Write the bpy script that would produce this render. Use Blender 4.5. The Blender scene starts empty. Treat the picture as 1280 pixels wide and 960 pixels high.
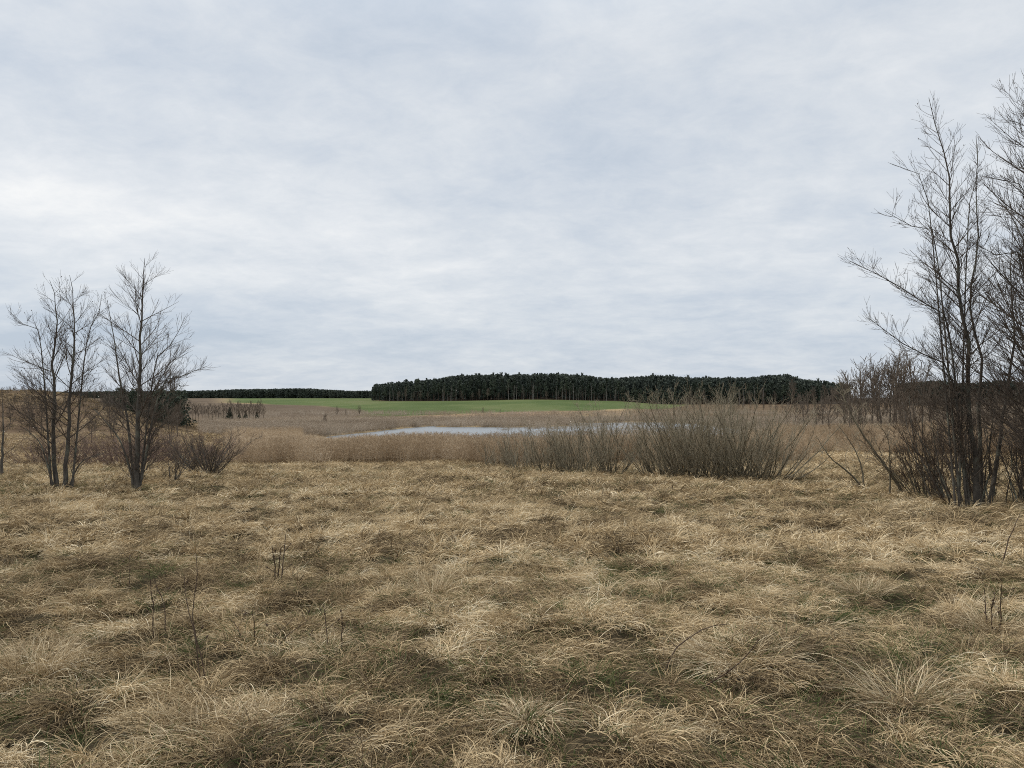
import bpy, math, random
import numpy as np
from mathutils import Vector

S = bpy.context.scene
COL = S.collection
R = math.radians
rng = np.random.default_rng(7)

# ------------------------------------------------------------------ camera, sky, sun, exposure
F = 914.0                       # focal length in photo pixels (photo 1280 x 960)
PITCH = math.atan2(505 - 480, F)
EYE = 1.72
cam = bpy.data.cameras.new("camera")
cam.sensor_width = 36
cam.lens = 36 * F / 1280
cam.clip_start = 0.05
cam.clip_end = 12000
camo = bpy.data.objects.new("camera", cam)
COL.objects.link(camo)
camo.location = (0, 0, EYE)
camo.rotation_euler = (R(90) + PITCH, 0, 0)
S.camera = camo
S.render.resolution_x, S.render.resolution_y = 1024, 768
S.render.engine = 'CYCLES'
S.cycles.use_denoising = False
S.cycles.filter_width = 1.0
S.cycles.max_bounces = 6
S.cycles.diffuse_bounces = 2
S.cycles.transmission_bounces = 3
S.cycles.glossy_bounces = 2
S.cycles.transparent_max_bounces = 4
S.view_settings.view_transform = 'Standard'
S.view_settings.look = 'None'
S.view_settings.gamma = 1
S.view_settings.use_curve_mapping = False
S.view_settings.exposure = 0.50

SUN_EL, SUN_AZ = R(48), R(-78)          # azimuth from +y towards +x
W = bpy.data.worlds.new("World")
S.world = W
W.use_nodes = True
nt = W.node_tree
nt.nodes.clear()


def nd(nt, typ, **kw):
    n = nt.nodes.new(typ)
    for k, v in kw.items():
        if k == 'ins':
            for kk, vv in v.items():
                n.inputs[kk].default_value = vv
        else:
            setattr(n, k, v)
    return n


def ramp(nt, stops, interp='LINEAR'):
    n = nt.nodes.new('ShaderNodeValToRGB')
    n.color_ramp.interpolation = interp
    e = n.color_ramp.elements
    while len(e) < len(stops):
        e.new(0.5)
    for i, (p, c) in enumerate(stops):
        e[i].position = p
        e[i].color = (*c, 1) if len(c) == 3 else c
    return n


def math_n(nt, op, a, b=None, c=None, clamp=False):
    n = nt.nodes.new('ShaderNodeMath')
    n.operation = op
    n.use_clamp = clamp
    for i, v in enumerate((a, b, c)):
        if v is None:
            continue
        if isinstance(v, (int, float)):
            n.inputs[i].default_value = v
        else:
            nt.links.new(v, n.inputs[i])
    return n.outputs[0]


def build_world():
    L = nt.links
    out = nd(nt, 'ShaderNodeOutputWorld')
    sky = nd(nt, 'ShaderNodeTexSky', sky_type='NISHITA')
    sky.sun_disc = False
    sky.sun_elevation = SUN_EL
    sky.sun_rotation = SUN_AZ
    sky.dust_density = 2.0
    b1 = nd(nt, 'ShaderNodeBackground', ins={'Strength': 0.06})
    L.new(sky.outputs[0], b1.inputs[0])
    tc = nd(nt, 'ShaderNodeTexCoord')
    sep = nd(nt, 'ShaderNodeSeparateXYZ')
    L.new(tc.outputs['Generated'], sep.inputs[0])
    x, y, z = sep.outputs
    zc = math_n(nt, 'MAXIMUM', z, 0.0)
    zz = math_n(nt, 'ADD', zc, 0.21)
    px = math_n(nt, 'DIVIDE', x, zz)
    py = math_n(nt, 'DIVIDE', y, zz)
    cmb = nd(nt, 'ShaderNodeCombineXYZ')
    L.new(px, cmb.inputs[0])
    L.new(py, cmb.inputs[1])

    def noise(scale, detail, rough, dist, off):
        mp = nd(nt, 'ShaderNodeMapping')
        mp.inputs['Location'].default_value = off
        mp.inputs['Scale'].default_value = (0.85, 1.0, 1.0)
        mp.inputs['Rotation'].default_value = (0, 0, 0.35)
        L.new(cmb.outputs[0], mp.inputs[0])
        n = nd(nt, 'ShaderNodeTexNoise', ins={'Scale': scale, 'Detail': detail, 'Roughness': rough, 'Distortion': dist})
        L.new(mp.outputs[0], n.inputs['Vector'])
        return n.outputs['Fac']
    big = noise(0.55, 3, 0.5, 0.3, (3.1, 7.7, 0))
    mid = noise(1.9, 9, 0.62, 0.25, (1.3, 2.2, 0))
    fine = noise(7.5, 7, 0.66, 0.3, (9.3, 4.2, 0))
    a = math_n(nt, 'MULTIPLY', big, 0.45)
    a = math_n(nt, 'MULTIPLY_ADD', mid, 0.57, a)
    a = math_n(nt, 'MULTIPLY_ADD', fine, 0.34, a)
    a = math_n(nt, 'SUBTRACT', a, 0.155)

    # brighter break in the overcast, low over the hill, and a bluish bank of cloud under it
    def blob(az, el, sx, sz, amp):
        ax = math_n(nt, 'ARCTAN2', x, y)
        el_ = math_n(nt, 'ARCSINE', z)
        da = math_n(nt, 'MULTIPLY', math_n(nt, 'SUBTRACT', ax, R(az)), 1 / R(sx))
        de = math_n(nt, 'MULTIPLY', math_n(nt, 'SUBTRACT', el_, R(el)), 1 / R(sz))
        q = math_n(nt, 'ADD', math_n(nt, 'MULTIPLY', da, da), math_n(nt, 'MULTIPLY', de, de))
        return math_n(nt, 'MULTIPLY', math_n(nt, 'EXPONENT', math_n(nt, 'MULTIPLY', q, -1.0)), amp)
    for args in ((-32, 13.5, 14, 3.4, 0.21), (-19, 9.4, 14, 1.3, 0.13), (-21, 5.0, 18, 2.7, -0.21), (26, 6.0, 9, 1.3, 0.06),
                 (0, 3.0, 60, 3.0, -0.03), (-20, 24, 18, 7, -0.03), (8, 27, 6, 2.0, 0.05)):
        a = math_n(nt, 'ADD', a, blob(*args))
    rp = ramp(nt, [(0.28, (0.47, 0.54, 0.63)), (0.42, (0.565, 0.62, 0.69)), (0.54, (0.655, 0.695, 0.74)),
                   (0.66, (0.75, 0.775, 0.80)), (0.80, (0.87, 0.875, 0.87))])
    L.new(a, rp.inputs[0])
    b2 = nd(nt, 'ShaderNodeBackground')
    # an overcast dome is about three times as bright overhead as near the horizon
    zen = nd(nt, 'ShaderNodeMapRange', interpolation_type='SMOOTHSTEP')
    for k, v in ((1, 0.42), (2, 0.95), (3, 0.80), (4, 1.75)):
        zen.inputs[k].default_value = v
    L.new(z, zen.inputs[0])
    L.new(zen.outputs[0], b2.inputs[1])
    L.new(rp.outputs[0], b2.inputs[0])
    mx = nd(nt, 'ShaderNodeMixShader')
    mx.inputs[0].default_value = 0.90
    L.new(b1.outputs[0], mx.inputs[1])
    L.new(b2.outputs[0], mx.inputs[2])
    L.new(mx.outputs[0], out.inputs[0])


build_world()
sun = bpy.data.lights.new("sun", 'SUN')
sun.energy = 1.5
sun.angle = R(11)
sun.color = (1.0, 0.95, 0.87)
suno = bpy.data.objects.new("sun", sun)
COL.objects.link(suno)
sd = Vector((math.sin(SUN_AZ) * math.cos(SUN_EL), math.cos(SUN_AZ) * math.cos(SUN_EL), math.sin(SUN_EL)))
suno.rotation_euler = sd.to_track_quat('Z', 'Y').to_euler()
suno.location = (-30, -10, 60)


# ------------------------------------------------------------------ numpy helpers
def hash2(ix, iy, seed):
    n = (ix.astype(np.int64) * 374761393 + iy.astype(np.int64) * 668265263 + seed * 974634777) & 0x7fffffff
    n = ((n ^ (n >> 13)) * 1274126177) & 0x7fffffff
    n = n ^ (n >> 16)
    return (n & 0xffff) / 65535.0


def vnoise(x, y, seed=0):
    x = np.asarray(x, float)
    y = np.asarray(y, float)
    ix, iy = np.floor(x), np.floor(y)
    fx, fy = x - ix, y - iy
    fx = fx * fx * (3 - 2 * fx)
    fy = fy * fy * (3 - 2 * fy)
    a = hash2(ix, iy, seed)
    b = hash2(ix + 1, iy, seed)
    c = hash2(ix, iy + 1, seed)
    d = hash2(ix + 1, iy + 1, seed)
    return (a * (1 - fx) + b * fx) * (1 - fy) + (c * (1 - fx) + d * fx) * fy


def fbm(x, y, seed=0, octv=4):
    s, amp, tot = 0, 1.0, 0
    for o in range(octv):
        s = s + amp * vnoise(x * 2 ** o + 17.3 * o, y * 2 ** o - 9.1 * o, seed + o)
        tot += amp
        amp *= 0.5
    return s / tot


def sstep(a, b, x):
    t = np.clip((np.asarray(x, float) - a) / (b - a), 0, 1)
    return t * t * (3 - 2 * t)


def poly_sd(px, py, poly):
    """signed distance to a polygon, positive inside"""
    px = np.asarray(px, float)
    py = np.asarray(py, float)
    P = np.array(poly, float)
    d = np.full(px.shape, 1e9)
    inside = np.zeros(px.shape, bool)
    for i in range(len(P)):
        a, b = P[i], P[(i + 1) % len(P)]
        e = b - a
        t = np.clip(((px - a[0]) * e[0] + (py - a[1]) * e[1]) / (e @ e), 0, 1)
        d = np.minimum(d, np.hypot(px - a[0] - t * e[0], py - a[1] - t * e[1]))
        cond = ((a[1] > py) != (b[1] > py))
        with np.errstate(divide='ignore', invalid='ignore'):
            xi = a[0] + (py - a[1]) / (b[1] - a[1] + 1e-12) * e[0]
        inside ^= cond & (px < xi)
    return np.where(inside, d, -d)


WATER_Z = -2.2
POND = [(-23.5, 87), (-18.5, 117), (-14, 135), (-11.5, 136), (-12.5, 125), (0, 124), (9, 130), (10, 150), (20, 155), (33, 158),
        (38, 150), (36, 112), (30, 80), (20, 63), (0, 60), (-12, 66), (-20, 78)]
YK = [-60, 0, 5, 16, 20, 26, 38, 46, 58, 90, 140, 158, 178, 250, 420, 700, 1000, 4000]
ZK = [0.6, 0, -.15, -.55, -.7, -.95, -1.45, -1.8, -2.03, -2.05, -2.05, -1.95, -1.1, -.3, 3.2, 7.2, 6.4, 4]


def macro(x, y):
    x = np.asarray(x, float)
    y = np.asarray(y, float)
    z = np.interp(y, YK, ZK)
    sd_ = poly_sd(x, y, POND)
    z = z - 0.9 * sstep(0, 4, sd_ + 1.2 * (vnoise(x / 5, y / 5, 5) - .5))
    # the hill on one side of the meadow
    u = x / np.maximum(y, 20)
    hill = sstep(-.42, -.66, u) * sstep(55, 105, y) * (1 - sstep(150, 260, y))
    z = z + hill * (5.4 + 0.7 * (vnoise(x / 14, y / 14, 3) - .5)) * 1.0
    # wooded rise behind the green field
    uu = x / np.maximum(y, 20)
    rise = sstep(430, 560, y) * (1 - sstep(700, 900, y)) * sstep(-.17, -.08, uu) * (1 - sstep(.36, .43, uu))
    z = z + rise * 5.5 * (0.85 + .3 * vnoise(x / 60, 0 * y, 8))
    # field swells a little in the middle
    z = z + 0.9 * np.exp(-((uu - .03) / .08) ** 2) * sstep(200, 380, y)
    z = z - 1.9 * sstep(.13, .22, uu) * sstep(190, 330, y) * (1 - sstep(460, 600, y))
    z = z + 1.6 * sstep(.40, .60, uu) * sstep(70, 140, y) * (1 - sstep(500, 800, y))
    # the near land falls less where the hill begins
    z = z + 0.5 * sstep(-.33, -.55, u) * sstep(30, 50, y) * (1 - sstep(90, 130, y))
    return z


def micro(x, y):
    x = np.asarray(x, float)
    y = np.asarray(y, float)
    f = 1 - sstep(38, 60, y)
    b = 0.20 * (fbm(x / 1.25, y / 1.1, 21, 3) - .5) + 0.16 * (fbm(x / 3.2, y / 3.2, 31, 2) - .5)
    b = b + 0.26 * np.maximum(0, fbm(x / .52, y / .46, 41, 2) - .48)
    return b * f


def H(x, y):
    return macro(x, y) + micro(x, y)


def ray(px, py):
    r, u = (px - 640) / F, (480 - py) / F
    cp, sp = math.cos(PITCH), math.sin(PITCH)
    return np.array([r, cp - u * sp, sp + u * cp])


def at_depth(px, py, dep):
    d = ray(px, py)
    return np.array([0, 0, EYE]) + d * (dep / d[1])


def hit(px, py, smooth=True):
    """the ground under a point of the photograph"""
    d = ray(px, py)
    ts = np.concatenate([np.arange(2, 60, .05), np.arange(60, 900, .5)])
    P = np.outer(ts, d / d[1]) + np.array([0, 0, EYE])
    g = macro(P[:, 0], P[:, 1]) if smooth else H(P[:, 0], P[:, 1])
    below = np.nonzero(P[:, 2] < g)[0]
    i = below[0] if len(below) else len(ts) - 1
    p = P[i]
    return np.array([p[0], p[1], float(H(p[0], p[1]))])


# ------------------------------------------------------------------ mesh helpers
def mesh_from(name, verts, faces_list, mat=None, attrs=None, smooth=False):
    """faces_list: list of int arrays (n,k)"""
    me = bpy.data.meshes.new(name)
    verts = np.asarray(verts, np.float32)
    me.vertices.add(len(verts))
    me.vertices.foreach_set('co', verts.ravel())
    loops = np.concatenate([f.ravel() for f in faces_list]).astype(np.int32)
    tot = np.concatenate([np.full(len(f), f.shape[1]) for f in faces_list]).astype(np.int32)
    start = np.concatenate([[0], np.cumsum(tot)[:-1]]).astype(np.int32)
    me.loops.add(len(loops))
    me.loops.foreach_set('vertex_index', loops)
    me.polygons.add(len(tot))
    me.polygons.foreach_set('loop_start', start)
    me.polygons.foreach_set('loop_total', tot)
    if smooth:
        me.polygons.foreach_set('use_smooth', np.ones(len(tot), bool))
    for k, v in (attrs or {}).items():
        a = me.attributes.new(k, 'FLOAT', 'POINT')
        a.data.foreach_set('value', np.asarray(v, np.float32).ravel())
    me.update(calc_edges=True)
    if mat:
        me.materials.append(mat)
    return me


def tag(o, label=None, cat=None, group=None, kind=None):
    if label:
        o['label'] = label
    if cat:
        o['category'] = cat
    if group:
        o['group'] = group
    if kind:
        o['kind'] = kind
    return o


def link(name, me, parent=None, loc=None):
    o = bpy.data.objects.new(name, me)
    COL.objects.link(o)
    if parent:
        o.parent = parent
    if loc is not None:
        o.location = tuple(float(v) for v in loc)
    return o


def empty(name, loc, label, cat, group=None):
    o = bpy.data.objects.new(name, None)
    COL.objects.link(o)
    o.empty_display_size = 0.2
    o.location = tuple(float(v) for v in loc)
    return tag(o, label, cat, group)


def copy_tree(root, loc, rz=0, sc=1.0, label=None):
    r = root.copy()
    COL.objects.link(r)
    r.location = tuple(float(v) for v in loc)
    r.rotation_euler = (0, 0, rz)
    r.scale = (sc, sc, sc) if isinstance(sc, (int, float)) else sc
    if label:
        r['label'] = label
    for ch in list(root.children):
        c = ch.copy()
        COL.objects.link(c)
        c.parent = r
    return r


class Tubes:
    """tapered tubes, all built into one mesh"""

    def __init__(self):
        self.b = {}

    def add(self, pts, rad, k=3, rnd=None):
        pts = np.asarray(pts, float)
        self.b.setdefault((len(pts), k), []).append((pts, np.asarray(rad, float), random.random() if rnd is None else rnd))

    def build(self, name, mat, smooth=True):
        V, Fs, A, off = [], [], [], 0
        for (n, k), items in self.b.items():
            P = np.stack([i[0] for i in items])
            Rr = np.stack([i[1] for i in items])
            B = len(items)
            T = np.gradient(P, axis=1)
            T /= np.linalg.norm(T, axis=2, keepdims=True) + 1e-9
            ref = np.where(np.abs(T[:, :1, 2:3]) < .8, np.array([0, 0, 1.0]), np.array([1.0, 0, 0]))
            U = np.cross(T, np.broadcast_to(ref, T.shape))
            U /= np.linalg.norm(U, axis=2, keepdims=True) + 1e-9
            Wv = np.cross(T, U)
            ang = np.arange(k) / k * 2 * np.pi
            ring = (U[:, :, None] * np.cos(ang)[None, None, :, None] + Wv[:, :, None] * np.sin(ang)[None, None, :, None])
            X = P[:, :, None] + ring * Rr[:, :, None, None]
            V.append(X.reshape(-1, 3))
            A.append(np.repeat([i[2] for i in items], n * k))
            b = np.arange(B)[:, None, None] * (n * k) + off
            i = np.arange(n - 1)[None, :, None] * k
            j = np.arange(k)[None, None, :]
            j2 = (j + 1) % k
            f = np.stack([b + i + j, b + i + j2, b + i + k + j2, b + i + k + j], -1).reshape(-1, 4)
            Fs.append(f)
            off += B * n * k
        return mesh_from(name, np.concatenate(V), Fs, mat, {'rnd': np.concatenate(A)}, smooth)


def nrm(v):
    return v / (np.linalg.norm(v) + 1e-9)


def resample(pts, n):
    pts = np.asarray(pts, float)
    if len(pts) > 2:                     # Catmull-Rom smoothing
        q = [pts[0]]
        ext = np.vstack([2 * pts[0] - pts[1], pts, 2 * pts[-1] - pts[-2]])
        for i in range(1, len(ext) - 2):
            p0, p1, p2, p3 = ext[i - 1:i + 3]
            for t in np.linspace(0, 1, 7)[1:]:
                q.append(.5 * ((2 * p1) + (-p0 + p2) * t + (2 * p0 - 5 * p1 + 4 * p2 - p3) * t * t + (-p0 + 3 * p1 - 3 * p2 + p3) * t ** 3))
        pts = np.array(q)
    s = np.concatenate([[0], np.cumsum(np.linalg.norm(np.diff(pts, axis=0), axis=1))])
    t = np.linspace(0, s[-1], n)
    return np.stack([np.interp(t, s, pts[:, i]) for i in range(3)], 1)


# ------------------------------------------------------------------ materials
def new_mat(name):
    m = bpy.data.materials.new(name)
    m.use_nodes = True
    m.node_tree.nodes.clear()
    return m, m.node_tree


def mat_blade(name, stops, transl=0.3, use_tint=True, rough=0.75, spec=0.12):
    """thin dry or green leaf: colour varies from blade to blade and from patch to patch"""
    m, t = new_mat(name)
    L = t.links
    out = nd(t, 'ShaderNodeOutputMaterial')
    a = nd(t, 'ShaderNodeAttribute', attribute_name='rnd')
    fac = a.outputs['Fac']
    if use_tint:
        b = nd(t, 'ShaderNodeAttribute', attribute_name='tint', attribute_type='INSTANCER')
        fac = math_n(t, 'MULTIPLY_ADD', fac, 0.5, math_n(t, 'MULTIPLY', b.outputs['Fac'], 0.5))
    r = ramp(t, stops)
    L.new(fac, r.inputs[0])
    p = nd(t, 'ShaderNodeBsdfPrincipled', ins={'Roughness': rough, 'Specular IOR Level': spec})
    L.new(r.outputs[0], p.inputs['Base Color'])
    tr = nd(t, 'ShaderNodeBsdfTranslucent')
    L.new(r.outputs[0], tr.inputs['Color'])
    mx = nd(t, 'ShaderNodeMixShader', ins={0: transl})
    L.new(p.outputs[0], mx.inputs[1])
    L.new(tr.outputs[0], mx.inputs[2])
    L.new(mx.outputs[0], out.inputs[0])
    return m


def mat_bark(name, c1, c2, c3, scale=9.0):
    m, t = new_mat(name)
    L = t.links
    out = nd(t, 'ShaderNodeOutputMaterial')
    tc = nd(t, 'ShaderNodeTexCoord')
    mp = nd(t, 'ShaderNodeMapping')
    mp.inputs['Scale'].default_value = (1, 1, .35)
    L.new(tc.outputs['Object'], mp.inputs[0])
    n1 = nd(t, 'ShaderNodeTexNoise', ins={'Scale': scale * 2.5, 'Detail': 5, 'Roughness': .65})
    L.new(mp.outputs[0], n1.inputs['Vector'])
    n2 = nd(t, 'ShaderNodeTexNoise', ins={'Scale': scale * .45, 'Detail': 4})
    L.new(tc.outputs['Object'], n2.inputs['Vector'])
    r1 = ramp(t, [(.35, c1), (.65, c2)])
    L.new(n1.outputs['Fac'], r1.inputs[0])
    mix = nd(t, 'ShaderNodeMix', data_type='RGBA')
    f = ramp(t, [(.52, (0, 0, 0)), (.66, (1, 1, 1))])
    L.new(n2.outputs['Fac'], f.inputs[0])
    L.new(f.outputs[0], mix.inputs[0])
    L.new(r1.outputs[0], mix.inputs['A'])
    mix.inputs['B'].default_value = (*c3, 1)
    p = nd(t, 'ShaderNodeBsdfPrincipled', ins={'Roughness': .85, 'Specular IOR Level': .15})
    L.new(mix.outputs['Result'], p.inputs['Base Color'])
    bp = nd(t, 'ShaderNodeBump', ins={'Strength': .5, 'Distance': .01})
    L.new(n1.outputs['Fac'], bp.inputs['Height'])
    L.new(bp.outputs[0], p.inputs['Normal'])
    L.new(p.outputs[0], out.inputs[0])
    return m


M = {}
M['dry'] = mat_blade('dry_grass_blade', [(0.0, (.050, .038, .024)), (.20, (.135, .098, .058)), (.44, (.375, .274, .150)), (.70, (.62, .482, .288)),
                                         (1.0, (.80, .70, .51))], .14)
M['green'] = mat_blade('green_grass_blade', [(0, (.034, .048, .017)), (.5, (.078, .102, .034)), (1, (.18, .185, .075))])
M['reed'] = mat_blade('reed_blade', [(0, (.20, .138, .085)), (.4, (.37, .275, .175)), (.75, (.54, .43, .30)), (1, (.66, .58, .46))], .3)
M['reedgrey'] = mat_blade('grey_reed_blade', [(0, (.19, .145, .105)), (.4, (.33, .265, .195)), (.75, (.46, .385, .30)), (1, (.60, .52, .42))], .3)
M['pine'] = mat_blade('pine_needles', [(0, (.022, .031, .024)), (.5, (.050, .064, .045)), (1, (.095, .108, .068))], .08, False)
M['pinefar'] = mat_blade('far_needles', [(0, (.025, .036, .030)), (.5, (.058, .070, .057)), (1, (.095, .108, .080))], .08, True)
M['bark'] = mat_bark('alder_bark', (.046, .040, .033), (.115, .10, .082), (.15, .152, .118), 5)
M['twig'] = mat_bark('alder_twig', (.058, .046, .037), (.12, .094, .073), (.13, .106, .082), 20)
M['willow'] = mat_bark('willow_bark', (.085, .072, .050), (.17, .145, .10), (.16, .15, .10))
M['willowtwig'] = mat_bark('willow_twig', (.19, .16, .11), (.37, .31, .215), (.30, .27, .19), 20)
M['bramble'] = mat_bark('bramble_stem', (.115, .075, .060), (.21, .145, .115), (.19, .14, .11), 20)
M['thicket'] = mat_bark('thicket_twig', (.060, .042, .030), (.12, .086, .060), (.11, .09, .065), 20)
M['weed'] = mat_bark('dead_weed_stem', (.045, .030, .022), (.10, .068, .046), (.12, .09, .06), 30)
M['birch'] = mat_bark('birch_bark', (.17, .155, .14), (.36, .34, .32), (.12, .105, .09), 1.2)
M['pinebark'] = mat_bark('pine_bark', (.045, .032, .025), (.095, .062, .045), (.08, .06, .05), 1.5)
M['greytwig'] = mat_bark('grey_twig', (.085, .066, .050), (.15, .12, .092), (.13, .11, .085), 4)


def ground_mat():
    m, t = new_mat('meadow_ground')
    L = t.links
    out = nd(t, 'ShaderNodeOutputMaterial')
    tc = nd(t, 'ShaderNodeTexCoord')
    P = tc.outputs['Object']

    def noise(s, d=5, r=.6, scale=None):
        n = nd(t, 'ShaderNodeTexNoise', ins={'Scale': s, 'Detail': d, 'Roughness': r})
        if scale:
            mp = nd(t, 'ShaderNodeMapping')
            mp.inputs['Scale'].default_value = scale
            L.new(P, mp.inputs[0])
            L.new(mp.outputs[0], n.inputs['Vector'])
        else:
            L.new(P, n.inputs['Vector'])
        return n.outputs['Fac']

    def mixc(f, a, b):
        n = nd(t, 'ShaderNodeMix', data_type='RGBA')
        L.new(f, n.inputs[0])
        for s, v in (('A', a), ('B', b)):
            if isinstance(v, tuple):
                n.inputs[s].default_value = (*v, 1)
            else:
                L.new(v, n.inputs[s])
        return n.outputs['Result']
    r = ramp(t, [(.3, (.024, .021, .013)), (.5, (.055, .043, .025)), (.7, (.12, .09, .052))])
    L.new(noise(7, 8, .7), r.inputs[0])
    base = r.outputs[0]
    rs = ramp(t, [(.25, (.20, .135, .075)), (.5, (.34, .25, .14)), (.75, (.44, .34, .20))])
    L.new(noise(.22, 8, .7, (1, .35, 1)), rs.inputs[0])
    rr = ramp(t, [(.3, (.15, .095, .065)), (.7, (.25, .17, .115))])
    L.new(noise(.5, 8, .7), rr.inputs[0])
    rg = ramp(t, [(.3, (.052, .074, .024)), (.46, (.072, .098, .033)), (.55, (.100, .120, .045)), (.68, (.14, .13, .07))])
    L.new(noise(.025, 9, .68, (.6, .25, 1)), rg.inputs[0])
    rb = ramp(t, [(.3, (.085, .062, .042)), (.7, (.135, .10, .068))])
    L.new(noise(.06, 9, .7, (1, .3, 1)), rb.inputs[0])
    rh = ramp(t, [(.3, (.065, .042, .027)), (.5, (.115, .078, .047)), (.68, (.21, .155, .09))])
    L.new(noise(.16, 9, .7), rh.inputs[0])

    def att(n):
        return nd(t, 'ShaderNodeAttribute', attribute_name=n).outputs['Fac']
    c = mixc(att('straw'), base, rs.outputs[0])
    c = mixc(att('rust'), c, rr.outputs[0])
    c = mixc(att('hill'), c, rh.outputs[0])
    c = mixc(att('green'), c, rg.outputs[0])
    c = mixc(att('plough'), c, rb.outputs[0])
    c = mixc(att('wood'), c, (.035, .026, .018))
    p = nd(t, 'ShaderNodeBsdfPrincipled', ins={'Roughness': .95, 'Specular IOR Level': .05})
    L.new(c, p.inputs['Base Color'])
    bp = nd(t, 'ShaderNodeBump', ins={'Strength': .8, 'Distance': .08})
    L.new(noise(9, 8, .75), bp.inputs['Height'])
    L.new(bp.outputs[0], p.inputs['Normal'])
    L.new(p.outputs[0], out.inputs[0])
    return m


def water_mat():
    m, t = new_mat('pond_water')
    L = t.links
    out = nd(t, 'ShaderNodeOutputMaterial')
    tc = nd(t, 'ShaderNodeTexCoord')
    n = nd(t, 'ShaderNodeTexNoise', ins={'Scale': 1.6, 'Detail': 3})
    L.new(tc.outputs['Object'], n.inputs['Vector'])
    bp = nd(t, 'ShaderNodeBump', ins={'Strength': .12, 'Distance': .05})
    L.new(n.outputs['Fac'], bp.inputs['Height'])
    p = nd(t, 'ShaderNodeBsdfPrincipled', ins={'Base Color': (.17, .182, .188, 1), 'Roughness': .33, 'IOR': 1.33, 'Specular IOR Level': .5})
    L.new(bp.outputs[0], p.inputs['Normal'])
    L.new(p.outputs[0], out.inputs[0])
    return m


# ------------------------------------------------------------------ ground
def graded(lo, hi, d0, flat, g):
    """coordinates from 0 outward: step d0 up to flat, then growing by factor g"""
    a = [0.0]
    st = d0
    while a[-1] < hi:
        if a[-1] > flat:
            st *= g
        a.append(a[-1] + st)
    b = [0.0]
    st = d0
    while b[-1] > lo:
        if b[-1] < -min(flat, 12):
            st *= g
        b.append(b[-1] - st)
    return np.array(b[1:][::-1] + a)


def wpoly(pp):
    return [tuple(hit(*p)[:2]) for p in pp]


GREEN = wpoly([(282, 503.2), (318, 504.5), (330, 506), (400, 508), (440, 515), (425, 520), (455, 523), (540, 519), (640, 515), (740, 513.5), (835, 511)]) + [
    (104, 425), (90, 434), (0, 436), (-79, 438), (-160, 900), (-352, 900)]
PLOUGH = wpoly([(225, 503), (282, 503.5), (318, 505), (400, 507), (455, 513), (470, 519), (440, 523), (330, 527), (225, 528)])


def build_ground():
    xs = graded(-3500, 3500, .11, 9, 1.045)
    ys = graded(-60, 4500, .11, 13, 1.022)
    X, Y = np.meshgrid(xs, ys)
    x, y = X.ravel(), Y.ravel()
    z = H(x, y)
    nx, ny = len(xs), len(ys)
    idx = np.arange(nx * ny).reshape(ny, nx)
    f = np.stack([idx[:-1, :-1], idx[:-1, 1:], idx[1:, 1:], idx[1:, :-1]], -1).reshape(-1, 4)
    n1 = fbm(x / 9, y / 9, 61, 3)
    u = x / np.maximum(y, 5)
    green = sstep(-2, 3, poly_sd(x, y, GREEN) + 5 * (n1 - .5))
    wood = sstep(428, 436, y) * (1 - sstep(760, 800, y)) * sstep(-.185, -.175, u) * (1 - sstep(.5, .52, u))
    plough = sstep(-2, 3, poly_sd(x, y, PLOUGH) + 7 * (n1 - .5))
    plough = np.maximum(plough, sstep(-.385, -.405, u) * sstep(150, 175, y) * (1 - sstep(880, 900, y)))
    straw = sstep(150, 175, y) * 1.0
    straw = np.maximum(straw, sstep(30, 40, y) * .7)
    rust = sstep(.50, .62, fbm(x / 22, y / 7, 71, 3)) * sstep(120, 160, y) * (1 - sstep(230, 300, y)) * .9
    hill = sstep(-.40, -.47, u) * sstep(45, 70, y) * (1 - sstep(200, 300, y))
    hill = np.maximum(hill, sstep(.42, .5, u) * sstep(80, 140, y) * .7)
    hill = np.maximum(hill, sstep(.13, .19, u) * sstep(150, 175, y) * (1 - sstep(700, 900, y)))
    me = mesh_from('ground', np.stack([x, y, z], 1), [f], ground_mat(),
                   {'green': green, 'plough': plough, 'straw': straw, 'wood': wood, 'rust': rust, 'hill': hill}, True)
    tag(link('ground', me), kind='structure')
    # water: one sheet; the terrain around it is higher
    px = np.array([-60, 90, 90, -60.0])
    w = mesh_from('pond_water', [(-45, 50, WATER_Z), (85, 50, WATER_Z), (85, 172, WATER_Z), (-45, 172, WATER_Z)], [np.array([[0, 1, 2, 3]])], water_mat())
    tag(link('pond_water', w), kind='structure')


build_ground()

# ------------------------------------------------------------------ instanced stuff (grass, reeds, far wood)
SRC = bpy.data.collections.new("plant_kit")       # never linked to the scene


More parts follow.
